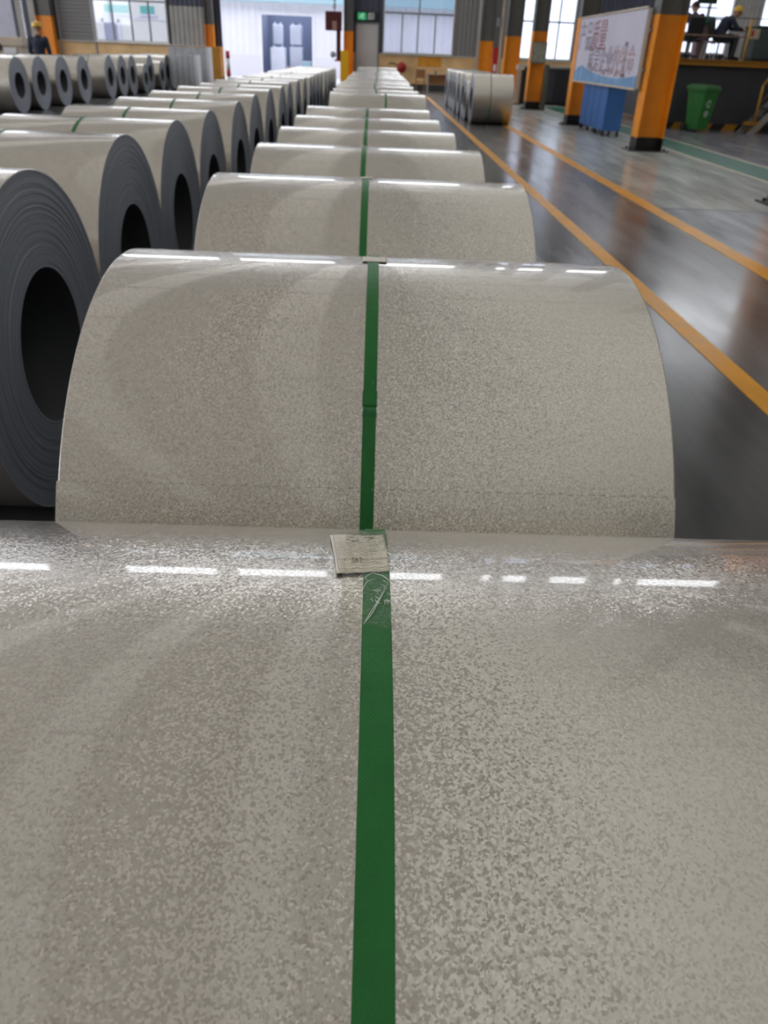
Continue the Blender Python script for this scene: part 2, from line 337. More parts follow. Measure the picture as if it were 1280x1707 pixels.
# roof with daylit translucent sheets running the length of the hall
bays = [-19.0+6.4*k for k in range(10)]
lights = [(-20.5+3.7*k, -19.4+3.7*k) for k in range(6)]+[(1.0, 9.0), (11.5, 12.7), (16, 17.2)]  # unseen strips, spaced to bring out grain in the coils' reflections
r = MB(); e = X0
for a, b_ in lights: r.box(e, a, Y0, Y1, HT, HT+.15); e = b_
r.box(e, X1, Y0, Y1, HT, HT+.15)
ceil = struct(part('ceiling', r, M['roof']))
for a, b_ in lights:
    for k in range(10):
        y = Y0+6.2*k; part('roof_light_sheet', MB().box(a, b_, y+.02, y+6.18, HT+.02, HT+.06), M['skylight' if b_-a < 2 else 'skylight_dim'], ceil)
for y in bays:
    b_ = MB(); b_.box(X0, X1, y-.02, y+.02, HT-.28, HT-.04).box(X0, X1, y-.07, y+.07, HT-.04, HT-.0).box(X0, X1, y-.07, y+.07, HT-.32, HT-.28)
    part('roof_beam', b_, M['beam'], ceil)
# side and near walls
w = MB().corrugated(Y0, Y1, 0, HT, 0, .5, .05)
def yz_wall(name, x, flip):
    o = MB(); prof = [(Y0, 0), (Y1, 0)]
    o.box(x-.1, x+.1, Y0, Y1, 0, HT); return struct(part(name, o, M['clad_int']))
wl = yz_wall('wall_left', X0-.1, 1); wr = yz_wall('wall_right', X1+.1, -1)
for k in range(7):
    y = -12+8*k
    part('clerestory_sheet', MB().box(X0+.005, X0+.06, y, y+6.5, 3.0, 10.5), M['sidepane'], wl)
wf = struct(part('wall_front', MB().box(X0, X1, Y0-.2, Y0, 0, HT), M['clad_int']))

# far wall: ochre masonry dado, cladding sheets above, openings between them
d = MB()
for a, b_ in ((X0, -7.25), (-1.62, -1.08), (0.04, X1)): d.box(a, b_, YB, YB+.25, 0, 1.47)
wb = struct(part('wall_back', d, M['dado']))
sk = MB()
for a, b_ in ((X0, -7.25), (0.04, X1)): sk.box(a, b_, YB-.03, YB, 0, .28)
part('skirting', sk, M['skirt'], wb)
sl = MB()
for a, b_ in ((-14.75, -7.95), (0.1, 4.6), (5.4, 14.0)): sl.box(a, b_, YB-.10, YB+.05, 1.44, 1.49)
part('sill', sl, M['frame_pale'], wb)
TOPW = 4.8
def clad(x0, x1, z0, z1, m, pitch=.2, along='x', y=None): return part('cladding_sheet', MB().corrugated(x0, x1, z0, z1, YB+.06 if y is None else y, pitch, .04, along), m, wb)
clad(X0, -16.75, 1.47, HT, M['clad_pale'], .12)
clad(-16.75, -16.62, 1.47, HT, M['clad_dark'])
clad(-16.62, -16.32, 1.47, HT, M['clad_grey'], .12, 'z')
clad(-16.32, -16.06, 1.47, HT, M['clad_dark'])
clad(-16.06, -15.72, 1.47, HT, M['clad_grey'], .12, 'z')
clad(-15.72, -14.75, 1.47, HT, M['clad_dark'])
clad(-14.75, -13.12, 4.6, HT, M['clad_dark']); clad(-13.12, -9.72, 4.65, HT, M['clad_dark'])
clad(-9.72, -9.62, 1.47, HT, M['clad_dark']); clad(-9.62, -7.95, 1.47, 3.0, M['clad_grey'], .22); clad(-9.62, -7.95, 3.0, HT, M['clad_dark'], .22)
clad(-7.95, -7.25, 1.47, HT, M['clad_dark'], .2)
clad(-7.25, -1.62, TOPW, HT, M['clad_dark'])
clad(-1.62, -1.08, 1.47, HT, M['clad_dark']); clad(-1.08, .04, 2.68, HT, M['clad_dark']); clad(.04, .21, 1.47, HT, M['clad_dark'])
clad(.21, 3.5, 4.95, HT, M['clad_dark']); clad(3.5, 6.45, 1.47, HT, M['shutter'] , .2)
clad(6.45, 9.1, 4.95, HT, M['clad_dark']); clad(9.1, 14.05, 1.47, HT, M['clad_dark']); clad(14.05, 16.3, 5.05, HT, M['clad_dark']); clad(14.05, 16.3, 1.47, 2.0, M['clad_dark'])
clad(16.3, 17.6, 1.47, HT, M['clad_grey']); clad(17.6, 18.3, 5.05, HT, M['clad_dark']); clad(17.6, 18.3, 1.47, 2.0, M['clad_dark']); clad(18.3, X1, 1.47, HT, M['clad_dark'])
for a, b_ in ((-23, -17.5), (-13.2, -8.2), (-7.0, -2.0), (.2, 4.4), (6.0, 9.6), (10.5, 14.5), (15.5, 20.5)):
    part('clerestory_sheet', MB().box(a, b_, YB-.02, YB+.0, 9.9, 12.2), M['highpane'], wb)
part('downpipe', MB().tube([(4.68, YB-.12, 0), (4.68, YB-.12, 9.5)], .08, 12), M['frame_pale'], wb, True)

def window(n, x0, x1, z0, z1, mulls, trans, fm, mull_top=None, label=None):
    fr = MB(); y0, y1 = YB-.02, YB+.16; t = .06
    fr.box(x0, x0+t, y0, y1, z0, z1).box(x1-t, x1, y0, y1, z0, z1).box(x0+t, x1-t, y0, y1, z0, z0+t).box(x0+t, x1-t, y0, y1, z1-t, z1)
    root = struct(part('window_%d' % n, fr, fm))
    zt = trans if trans else z1-t
    if trans: part('transom', MB().box(x0+t, x1-t, y0+.03, y1-.03, trans-.035, trans+.035), M['frame_dark'], root)
    xs = [x0+t]+list(mulls)+[x1-t]
    for i in range(len(xs)-1):
        a, b_ = xs[i]+(.03 if i else 0), xs[i+1]-(.03 if i < len(xs)-2 else 0)
        part('pane', MB().box(a, b_, YB+.06, YB+.068, z0+t, zt-(.035 if trans else 0)), M['glass'], root)
    for q in mulls: part('mullion', MB().box(q-.03, q+.03, y0+.03, y1-.03, z0+t, zt-(.035 if trans else 0)), M['frame_dark'], root)
    if trans:
        mt = mull_top or []; xs = [x0+t]+mt+[x1-t]
        for i in range(len(xs)-1):
            a, b_ = xs[i]+(.03 if i else 0), xs[i+1]-(.03 if i < len(xs)-2 else 0)
            part('pane', MB().box(a, b_, YB+.06, YB+.068, trans+.035, z1-t), M['glass'], root)
        for q in mt: part('mullion', MB().box(q-.03, q+.03, y0+.03, y1-.03, trans+.035, z1-t), M['frame_dark'], root)
    return root
window(1, -13.12, -9.72, 1.5, 4.65, (-12.24, -11.39, -10.56), 3.12, M['frame_pale'], [-11.4])
window(2, .21, 3.5, 1.49, 4.95, (1.09, 1.83, 2.62), 3.1, M['frame_pale'], [1.86])
window(3, 6.45, 9.1, 1.49, 4.95, (7.2, 8.35), 3.0, M['frame_pale'], [7.2, 8.35])
window(4, 14.05, 16.3, 2.0, 5.05, (15.2,), 3.4, M['frame_pale'], [15.2])
window(5, 17.6, 18.3, 2.0, 5.05, (), None, M['frame_pale'])

# steel door and the exit sign over it
dr = MB(); dr.box(-1.08, -1.02, YB-.03, YB+.2, 0, 2.68).box(-.02, .04, YB-.03, YB+.2, 0, 2.68).box(-1.02, -.02, YB-.03, YB+.2, 2.62, 2.68)
door = struct(part('door_1', dr, M['frame_dark']))
part('door_leaf', MB().box(-1.02, -.02, YB+.02, YB+.07, .01, 2.62), M['door'], door, bevel=.006)
part('door_handle', MB().tube([(-.92, YB+.02, 1.05), (-.92, YB-.05, 1.05), (-.80, YB-.05, 1.05)], .012, 8), M['col_pale'], door, True)
es = tag(empty('exit_sign', (-.62, YB, 2.72)), 'dark green exit sign with lit running figure above the grey door', 'sign')
part('sign_board', MB().box(-.62, .60, -.06, -.01, 0, .38), M['sign_dark'], es, bevel=.008)
pc = MB(); pc.box(-.35, .03, -.075, -.06, .05, .33)
part('pictogram_panel', pc, M['sign_green'], es)
rf_ = MB(); rf_.ball((-.12, -.082, .28), .03, 8, 5, sy=.3); rf_.tube([(-.13, -.082, .25), (-.17, -.082, .17)], .022, 6); rf_.tube([(-.17, -.082, .17), (-.10, -.082, .12), (-.12, -.082, .07)], .014, 6); rf_.tube([(-.17, -.082, .17), (-.25, -.082, .13), (-.28, -.082, .15)], .014, 6); rf_.tube([(-.14, -.082, .24), (-.06, -.082, .2)], .010, 6); rf_.tube([(-.14, -.082, .24), (-.22, -.082, .23), (-.24, -.082, .19)], .010, 6)
part('running_figure', rf_, M['sign_white'], es)
def text_mesh(txt, size, parent, m, loc, rot, name='lettering', extrude=.002, space=1.0):
    cu = bpy.data.curves.new('t', 'FONT'); cu.body = txt; cu.size = size; cu.extrude = extrude; cu.align_x = 'CENTER'; cu.align_y = 'CENTER'; cu.resolution_u = 3; cu.space_line = space
    o = bpy.data.objects.new('t', cu); C.objects.link(o); dg = bpy.context.evaluated_depsgraph_get(); me = bpy.data.meshes.new_from_object(o.evaluated_get(dg))
    bpy.data.objects.remove(o); bpy.data.curves.remove(cu)
    me.materials.clear(); me.materials.append(m)
    t = bpy.data.objects.new(name, me); C.objects.link(t); t.parent = parent; t.location = loc; t.rotation_euler = rot; return t
text_mesh('出口\nEXIT', .15, es, M['sign_white'], (.26, -.064, .19), (pi/2, 0, 0), space=.95)

# roller shutter beside the first window
sh = struct(part('door_2', MB().box(-14.75, -14.68, YB-.06, YB+.1, 0, 4.6).box(-13.19, -13.12, YB-.06, YB+.1, 0, 4.6).box(-14.68, -13.19, YB-.06, YB+.1, 4.5, 4.6), M['beam']))
part('shutter_curtain', MB().corrugated(-14.68, -13.19, 1.47, 4.5, YB+.03, .15, .05, 'z'), M['shutter'], sh)

# ------------------------------------------------------------------ coils
R0, HW, CORE = .564, .5, .262
def cyl_wrap(n=192, r=R0, hw=HW):
    mb = MB(); prof = [(-hw, r-.0015), (-hw+.0008, r), (-hw+.0028, r), (hw-.0028, r), (hw-.0008, r), (hw, r-.0015)]
    for i in range(n):
        a = 2*pi*i/n; mb.v += [(x, q*sin(a), R0+q*cos(a)) for x, q in prof]
    k = len(prof)
    for i in range(n):
        j = (i+1) % n
        for p in range(k-1): mb.f.append((i*k+p, j*k+p, j*k+p+1, i*k+p+1))
    return mb
def ring_side(sgn, n=120, rings=34):
    rnd = random.Random(3); mb = MB(); rs = [R0-.0015-(R0-.0015-CORE)*i/rings for i in range(rings+1)]
    for q in range(rings):          # each bundle of turns stands a little proud of its neighbours
        off = sgn*(HW-.001+rnd.uniform(-.0022, .001))
        if q == 0: off = sgn*HW
        b = len(mb.v)
        for i in range(n):
            a = 2*pi*i/n; mb.v += [(off, rs[q]*sin(a), R0+rs[q]*cos(a)), (off, rs[q+1]*sin(a), R0+rs[q+1]*cos(a))]
        for i in range(n):
            j = (i+1) % n; mb.f.append((b+2*i, b+2*j, b+2*j+1, b+2*i+1))
            if q: mb.f.append((pb+2*i+1, pb+2*j+1, b+2*j, b+2*i))
        pb = b
    return mb
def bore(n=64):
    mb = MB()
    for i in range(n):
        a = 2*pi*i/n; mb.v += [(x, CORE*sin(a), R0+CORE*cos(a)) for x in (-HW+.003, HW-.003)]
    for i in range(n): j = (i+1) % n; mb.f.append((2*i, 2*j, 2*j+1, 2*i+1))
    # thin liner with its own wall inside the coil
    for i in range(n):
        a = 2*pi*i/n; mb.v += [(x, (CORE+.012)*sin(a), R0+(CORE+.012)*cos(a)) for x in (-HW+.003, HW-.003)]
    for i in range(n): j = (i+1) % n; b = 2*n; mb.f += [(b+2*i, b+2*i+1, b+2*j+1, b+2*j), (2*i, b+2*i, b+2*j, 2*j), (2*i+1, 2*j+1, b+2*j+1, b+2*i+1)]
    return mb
def band_mesh(name, x0, x1, a0, a1, ri, ro, n, m, wob=None, closed=False):
    """A strip wrapped round the coil from angle a0 to a1 (degrees from the crest, + away from the camera), with UVs."""
    vs, fs, uv = [], [], []
    for i in range(n+1):
        t = i/n; a = radians(a0+(a1-a0)*t); dx = wob(t) if wob else 0
        for x, q in ((x0+dx, ri), (x1+dx, ri), (x1+dx, ro), (x0+dx, ro)): vs.append((x, q*sin(a), R0+q*cos(a)))
    for i in range(n):
        b = 4*i
        for k in range(4): fs.append((b+k, b+4+k, b+4+(k+1) % 4, b+(k+1) % 4))
    if not closed: fs.append((0, 1, 2, 3)); fs.append((4*n+3, 4*n+2, 4*n+1, 4*n))
    me = bpy.data.meshes.new(name); me.from_pydata(vs, [], fs); me.update(); me.materials.append(m)
    bm = bmesh.new(); bm.from_mesh(me); ul = bm.loops.layers.uv.new('UVMap'); bmesh.ops.recalc_face_normals(bm, faces=bm.faces)
    for fc in bm.faces:
        for lp in fc.loops:
            x, y, z = lp.vert.co; lp[ul].uv = ((x-x0)/(x1-x0), (lp.vert.index//4)/n*abs(a1-a0)/360)
    bm.to_mesh(me); bm.free(); return me

ME_WRAP = cyl_wrap().mesh('sheet_wrap', True)
ME_FACES = [ring_side(s).mesh('end_face') for s in (-1, 1)]
ME_BORE = bore().mesh('bore_liner', True)
ME_STRAP = band_mesh('strap', -.011, .011, 0, 360, R0+.0002, R0+.0011, 160, M['strap'])
def smooth_outer(o): return o
proto = empty('steel_coil')
link('sheet_wrap', ME_WRAP, M['steel'], proto)
for me in ME_FACES: link('end_face', me, M['face'], proto)
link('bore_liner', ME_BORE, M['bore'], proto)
link('strap', ME_STRAP, M['strap'], proto)
ORD = ['first', 'second', 'third', 'fourth', 'fifth', 'sixth', 'seventh', 'eighth', 'ninth', 'tenth', 'eleventh', 'twelfth', 'thirteenth', 'fourteenth', 'fifteenth', 'sixteenth', 'seventeenth', 'eighteenth', 'nineteenth', 'twentieth', 'twenty-first', 'twenty-second']
used = [False]
def coil(x, y, rad, label, group, strap_dx=0.0):
    if used[0]: r_ = copy_tree(proto)
    else: r_ = proto; used[0] = True
    r_.location = (x, y, 0); s = rad/R0; r_.scale = (1, s, s)
    for ch in r_.children:
        if ch.name.startswith('strap'): ch.location.x = strap_dx
    return tag(r_, label, 'coil', group)

G1 = 'coils standing in the row beside the yellow floor line'
# crest-to-camera row: x centre, y of the axis, radius, strap offset
ROW1 = [(.006, .42, .564, .005), (.006, 1.557, .5685, -.0035), (-.018, 2.70, .570, -.010), (-.027, 3.84, .563, -.023), (-.047, 4.966, .555, -.01), (-.059, 6.074, .55, -.006), (-.065, 7.175, .55, -.008), (.011, 9.25, .564, .085)]
y = 9.25
while y < 21.6: y += 1.16; ROW1.append((.0+random.uniform(-.03, .03), y, .562+random.uniform(-.004, .004), random.uniform(-.012, .012)))
ROW1.append((0.0, 23.4, .585, 0))
coils1 = []
SPEC = {0: 'spangled grey steel coil at the camera with a paper tag taped over its green strap',
        1: 'steel coil with sealed green strap and a sheet-end seam, facing the tagged coil'}
for i, (x, y, rr, sd) in enumerate(ROW1):
    last = i == len(ROW1)-1
    lab = SPEC.get(i, 'pale steel coil, %s from the camera in the row beside the yellow line' % ORD[i])
    if last: lab = 'larger steel coil closing the far end of the row beside the yellow line'
    coils1.append(coil(x, y, rr, lab, G1, sd))
G2 = 'coils standing in the second row from the yellow line'
YS2 = [(2.63, .569, -1.11), (3.93, .565, -1.165), (5.15, .553, -1.20)]
y = 5.15
while y < 24.3: y += 1.165; YS2.append((y, .5495+random.uniform(-.004, .004), -1.195+random.uniform(-.02, .02)))
for i, (y, rr, xr) in enumerate(YS2):
    lab = 'steel coil, %s from the camera in the second row, dark wound end showing' % ORD[i]
    if i == 0: lab = 'nearest steel coil of the second row, its large black bore fully showing'
    coil(xr-HW, y, rr, lab, G2, -.03 if i != 3 else -.07)
G3 = 'coils standing in the far row under the roller shutter'
for i, (y, rr, xr) in enumerate([(20.0, .565, -8.1), (21.31, .568, -8.1), (22.84, .57, -8.1), (24.46, .57, -8.1), (26.9, .57, -8.1), (28.21, .568, -8.1), (29.38, .566, -8.1), (30.44, .44, -7.95), (31.68, .566, -8.1), (32.98, .48, -8.0), (34.29, .57, -8.1)]):
    lab = 'steel coil, %s from the camera in the far row below the roller shutter' % ORD[i]
    if rr < .5: lab = ('small low steel coil, the nearer of two, in the far row by the sheet packs' if i == 7 else 'small low steel coil, the farther of two, in the far row by the sheet packs')
    c_ = coil(xr-HW, y, rr, lab, G3)
G4 = 'coils in the short row across the lane'
for i, (y, rr, xl) in enumerate([(22.35, .572, 2.42), (23.5, .475, 2.38), (24.6, .55, 2.42), (25.75, .56, 2.40), (26.9, .56, 2.38), (28.05, .56, 2.40), (29.2, .56, 2.42), (30.35, .56, 2.40)]):
    lab = 'steel coil, %s from the camera in the short row beyond the lane' % ORD[i]
    if i == 0: lab = 'front steel coil of the short row, its full curved side facing the camera'
    if i == 1: lab = 'small low steel coil tucked behind the front coil of the short row'
    coil(xl+HW, y, rr, lab, G4, -.07 if i == 0 else 0)

# the nearest coil: paper tag under clear tape over the strap, at the crest
c0 = coils1[0]
def patch(name, corners, m, parent, lift, nu=14, nv=12, rip=0.0, thick=.0, base=R0):
    """Sheet draped on the coil; corners (x, angle) TL, TR, BL, BR with angles in degrees from the crest."""
    (ax, aa), (bx, ba), (cx, ca), (dx, da) = corners; vs = []; fs = []; uvs = []
    for j in range(nv+1):
        v = j/nv
        for i in range(nu+1):
            u = i/nu
            x = (ax*(1-u)+bx*u)*(1-v)+(cx*(1-u)+dx*u)*v; a = radians((aa*(1-u)+ba*u)*(1-v)+(ca*(1-u)+da*u)*v)
            q = base+lift+rip*(sin(7.3*u+4*v)*sin(5*v+1.3)+.5*sin(19*u*v+3*u))*(0.35+.65*max(abs(2*u-1), abs(2*v-1))**2)
            vs.append((x, q*sin(a), R0+q*cos(a))); uvs.append((u, 1-v))
    for j in range(nv):
        for i in range(nu): b = j*(nu+1)+i; fs.append((b, b+nu+1, b+nu+2, b+1))
    me = bpy.data.meshes.new(name); me.from_pydata(vs, [], fs); me.update(); me.materials.append(m)
    bm = bmesh.new(); bm.from_mesh(me); ul = bm.loops.layers.uv.new('UVMap')
    for fc in bm.faces:
        fc.smooth = True
        for lp in fc.loops: lp[ul].uv = uvs[lp.vert.index]
        c = fc.calc_center_median()
        if fc.normal.dot(Vector((0, c.y, c.z-R0))) < 0: fc.normal_flip()
    bm.to_mesh(me); bm.free(); o = link(name, me, None, parent)
    if thick:
        sm = o.modifiers.new('sheet', 'SOLIDIFY'); sm.thickness = thick; sm.offset = 1
    return o
TAG = ((-.040, 22.3), (.0125, 23.0), (-.0285, 10.7), (.0165, 11.5))     # local x (coil centre at .006)
def tagpt(u, v, lift):
    (ax, aa), (bx, ba), (cx, ca), (dx, da) = TAG
    x = (ax*(1-u)+bx*u)*(1-v)+(cx*(1-u)+dx*u)*v; a = radians((aa*(1-u)+ba*u)*(1-v)+(ca*(1-u)+da*u)*v)
    q = R0+lift+.0006*(sin(7.3*u+4*v)*sin(5*v+1.3)+.5*sin(19*u*v+3*u))*(0.35+.65*max(abs(2*u-1), abs(2*v-1))**2)
    return (x, q*sin(a), R0+q*cos(a))
lab = patch('paper_tag', TAG, M['paper'], c0, .0020, 26, 20, .0006, .00015); lab['label'] = 'creased cream paper tag taped across the strap'
def ink_strip(mb, u0, v0, u1, v1, w, lift=.00255, n=8):
    du, dv = u1-u0, v1-v0; l = sqrt(du*du+dv*dv); px, pv = -dv/l*w, du/l*w; b = len(mb.v)
    for i in range(n+1):
        t = i/n; mb.v += [tagpt(u0+du*t-px, v0+dv*t-pv, lift), tagpt(u0+du*t+px, v0+dv*t+pv, lift)]
    for i in range(n): mb.f.append((b+2*i, b+2*i+1, b+2*i+3, b+2*i+2))
rule = MB()
for v in (.30, .52, .74, .93): ink_strip(rule, .05, v, .97, v, .004)
for u in (.10, .30, .50, .70): ink_strip(rule, u, .30, u, .93, .003)
ink_strip(rule, .05, .05, .05, .93, .005)
part('printed_rules', rule, M['ink_pale'], lab)
ink = MB(); rnd = random.Random(5)
def scribble(u, v, s, digits):
    seg = {'3': [(0,0,1,0), (1,0,.4,.45), (.4,.45,1,.6), (1,.6,.7,1), (.7,1,0,.95)], '8': [(0,.25,.5,0), (.5,0,1,.25), (1,.25,0,.75), (0,.75,.5,1), (.5,1,1,.75), (1,.75,0,.25)], '7': [(0,0,1,0), (1,0,.35,1)]}
    for k, d in enumerate(digits):
        for a, b, c, e in seg[d]: ink_strip(ink, u+(k*1.35+a)*s, v+b*s*1.7, u+(k*1.35+c)*s, v+e*s*1.7, .006, n=2)
scribble(.30, .72, .055, '387'); rows = MB()
for rw in range(3):
    for cl in range(4):
        u = .12+.2*cl; v = .36+.2*rw
        for q in range(3): ink_strip(rows, u, v+.045*q, u+rnd.uniform(.05, .13), v+.045*q, .004, n=2)
for q in range(9):
    u = rnd.uniform(.28, .8); v = rnd.uniform(.10, .24); ink_strip(ink, u, v, u+rnd.uniform(.04, .16), v+rnd.uniform(-.02, .02), .009, n=3)
part('printed_marks', ink, M['ink'], lab); part('printed_rows', rows, M['ink_pale'], lab)
tp = patch('clear_tape', ((-.024, 24.0), (.0172, 24.6), (-.0235, 3.2), (.0168, 2.2)), M['tape'], c0, .0034, 30, 34, .0011); tp['label'] = 'wrinkled clear tape over the tag and strap'
wr = MB()
def crease(pts, r):
    P = []
    for x, a in pts: q = R0+.0042; P.append((x, q*sin(radians(a)), R0+q*cos(radians(a))))
    wr.tube(P, [r*.4]+[r]*(len(P)-2)+[r*.3], 5)
crease([(-.005, 2.6), (.002, 4.2), (.008, 6.3), (.0145, 8.6)], .00042); crease([(-.004, 3.0), (.004, 5.3), (.0155, 9.4)], .0003)
crease([(-.005, 9.6), (.001, 10.6), (.010, 10.1), (.0165, 9.0)], .0004); crease([(-.007, 7.4), (-.003, 8.9), (.003, 9.5)], .0003); crease([(-.012, 8.4), (-.009, 9.9), (-.006, 10.3)], .0003)
for k in ([(-.0505, 15.9), (-.0475, 17.4), (-.0445, 16.1), (-.0395, 14.6), (-.0375, 14.3)], [(-.052, 15.0), (-.047, 14.3), (-.042, 14.6), (-.037, 13.6)], [(-.047, 17.3), (-.042, 16.6), (-.037, 16.9)], [(-.0455, 15.6), (-.043, 14.2)]): crease(k, .0006)
for k in range(16):
    x = rnd.uniform(-.004, .0145); a = rnd.uniform(5.5, 10.0); crease([(x, a), (x+rnd.uniform(-.002, .004), a-.25), (x+rnd.uniform(0, .005), a-rnd.uniform(.3, .8))], .00022)
for k in range(12):
    x = rnd.uniform(.002, .0145); a = rnd.uniform(12.4, 18.5); crease([(x, a), (x+rnd.uniform(.001, .003), a-.15), (x+rnd.uniform(.002, .005), a-rnd.uniform(.0, .4))], .0003)
part('tape_creases', wr, M['torn_glint'], tp, True)
# second coil: lapped sheet end, strap seal
c1 = coils1[1]; s1 = .5685/R0
vs = MB(); n = 60; m_ = 80
def lap(mb):
    a0, a1 = -55.9, -150
    ro = R0+.0006
    for i in range(n+1):
        x = -HW-.002+(2*HW+.0022)*i/n
        for j in range(61):
            a = a0+(a1-a0)*j/60
            if j == 0: a += .10*sin(i*1.9)+.05*sin(i*.7)
            q = ro; mb.v.append((x, q*sin(radians(a)), R0+q*cos(radians(a))))
    for i in range(n):
        for j in range(60): b = i*61+j; mb.f.append((b, b+1, b+62, b+61))
lap(vs); lo = part('sheet_end_lap', vs, M['steel'], c1, True)
if lo.data.polygons[10].normal.dot(lo.data.polygons[10].center-Vector((lo.data.polygons[10].center.x, 0, R0))) < 0: lo.data.flip_normals(); lo['label'] = 'outer sheet end lapped over the coil with a scalloped weld line'
ed = MB()                     # cut edges of the lapped sheet
for x in (-HW-.002, HW+.0002):
    for j in range(24):
        p_ = [radians(-55.9-94.1*(q/24)**1.5) for q in (j, j+1)]; b_ = len(ed.v)
        for a in p_: ed.v += [(x, (R0+.0006)*sin(a), R0+(R0+.0006)*cos(a)), (x, (R0-.004)*sin(a), R0+(R0-.004)*cos(a))]
        ed.f.append((b_, b_+1, b_+3, b_+2))
for i in range(n):
    b_ = len(ed.v)
    for q in (i, i+1):
        a = radians(-55.9+.10*sin(q*1.9)+.05*sin(q*.7)); x = -HW-.002+(2*HW+.0022)*q/n
        ed.v += [(x, (R0+.0006)*sin(a), R0+(R0+.0006)*cos(a)), (x, R0*sin(a), R0+R0*cos(a))]
    ed.f.append((b_, b_+1, b_+3, b_+2))
part('cut_edge', ed, M['face'], lo)
dots = MB()
for i in range(58):
    x = -HW+.008+i*.0171; a = radians(-55.75+.08*sin(i*1.9)); q = R0+.0007
    dots.tube([(x-.0055, q*sin(a), R0+q*cos(a)), (x, (q+.0004)*sin(a), R0+(q+.0004)*cos(a)), (x+.0045, q*sin(a), R0+q*cos(a))], [.0003, .0009, .0003], 5)
part('weld_bead', dots, M['steel'], lo, True)
sx = -.0035
for ch in c1.children:
    if ch.name.startswith('strap'): ch.data = band_mesh('strap', -.011, .011, 0, 360, R0+.0008, R0+.0018, 160, M['strap'])
link('strap_seal', band_mesh('strap_seal', -.0120, .0120, -38.9, -41.6, R0+.0018, R0+.0034, 8, M['strap']), None, c1).location.x = sx
cr = MB()
for k in range(9):
    x = sx-.0095+k*.0024; a = radians(-42.0); q = R0+.0022
    cr.tube([(x, q*sin(a), R0+q*cos(a)), (x+(k-4)*.0003, (q+.0008)*sin(radians(-42.6)), R0+(q+.0008)*cos(radians(-42.6))), (x+(k-4)*.0005, (R0+.0018)*sin(radians(-43.6)), R0+(R0+.0018)*cos(radians(-43.6)))], [.0009, .0007, .0003], 5)
part('seal_crimp', cr, M['strap_pale'], c1, True)
fo = MB()
for (xa, aa, xb, ab, r_) in ((.0035, -36.6, .0045, -38.8, .0008), (.0065, -36.8, .0055, -37.6, .0005)):
    fo.tube([((xa+(xb-xa)*t)+sx, (R0+.0020)*sin(radians(aa+(ab-aa)*t)), R0+(R0+.0020)*cos(radians(aa+(ab-aa)*t))) for t in (0, .3, .6, 1)], [.0001, r_, r_, .0002], 6)
part('strap_fold', fo, M['strap_pale'], c1, True)
# small paper tags on the crests of the next coils
for ci, (x, a, w_) in ((1, (-.001, -1.0, .024)), (2, (-.008, -.5, .02)), (3, (-.02, -.5, .02)), (5, (-.07, -2.5, .025))):
    o = patch('paper_tag', ((x-w_, a+7), (x+w_, a+7), (x-w_, a+1.5), (x+w_, a+1.5)), M['paper'], coils1[ci], .0024, 12, 8, .0005, .0002)

# ------------------------------------------------------------------ steel columns
def column(x, y, dx, dy, zt, label, sheet=True, flip=False, plate=True, black=.24):
    """H-section: flanges face +-X, web between; yellow up to zt over a black foot."""
    root = tag(empty('steel_column', (x, y, 0)), label, 'column', 'yellow-footed steel columns')
    t = .022
    def sec(z0, z1, e=0):
        return MB().box(-dx/2-e, -dx/2+t, -dy/2-e, dy/2+e, z0, z1).box(dx/2-t, dx/2+e, -dy/2-e, dy/2+e, z0, z1).box(-dx/2+t, dx/2-t, -t/2-e, t/2+e, z0, z1)
    part('upper_shaft', sec(zt, HT-.32), M['col_grey'], root); part('yellow_shaft', sec(black, zt, .001), M['col_yellow'], root); part('black_foot', sec(.02, black, .002), M['col_black'], root)
    if plate:
        part('base_plate', MB().box(-dx/2-.13, dx/2+.13, -dy/2-.06, dy/2+.06, 0, .022), M['col_black'], root)
        for a in (-1, 1):
            for b in (-1, 1): part('anchor_bolt', MB().tube([(a*(dx/2+.075), b*dy*.3, .022), (a*(dx/2+.075), b*dy*.3, .06)], .022, 6), M['col_black'], root)
    return root
column(5.425, 17.0, .53, .42, 2.30, 'broad yellow column with black foot at the near end of the banner')
column(5.39, 23.35, .50, .42, 2.45, 'yellow column behind the far end of the banner, beside the blue cabinet')
c3 = column(5.37, 30.1, .48, .42, 2.30, 'yellow column carrying a small grey notice board')
column(5.45, 36.4, .62, .42, 2.26, 'plain yellow column in front of the far wall windows', plate=False)
column(5.40, 10.5, .50, .42, 2.30, 'column beyond the frame edge, only its black foot plate showing by the lane')
column(-15.2, YB-.35, .70, .42, 2.39, 'yellow column between the pale cladding and the roller shutter', plate=False)
column(-7.75, YB-.30, .38, .36, 2.33, 'narrow yellow column beside the big door opening, near the red and white post', plate=False)
column(-1.38, YB-.25, .44, .36, 2.30, 'yellow column between the door opening and the grey door', plate=False)
column(5.02, YB-.28, .56, .36, 2.14, 'yellow column against the far wall next to the pale downpipe', plate=False)
gp = tag(empty('guard_post', (-1.53, YB-.95, 0)), 'bright yellow square guard post in front of the column by the grey door', 'post')
part('post_body', MB().box(-.19, .19, -.16, .16, .02, 1.52), M['guard'], gp, bevel=.015); part('foot_plate', MB().box(-.24, .24, -.22, .22, 0, .02), M['col_black'], gp)
gp2 = tag(empty('guard_post', (-7.42, YB-.75, 0)), 'dull yellow guard post beside the narrow column at the big door opening', 'post')
part('post_body', MB().box(-.20, .20, -.10, .10, .02, 1.44), M['plat_yellow'], gp2, bevel=.01); part('foot_plate', MB().box(-.22, .22, -.14, .14, 0, .02), M['col_black'], gp2)
nb = tag(empty('notice_board', (5.37, 29.86, 1.40)), 'small grey-green notice board fixed to the yellow column', 'sign')
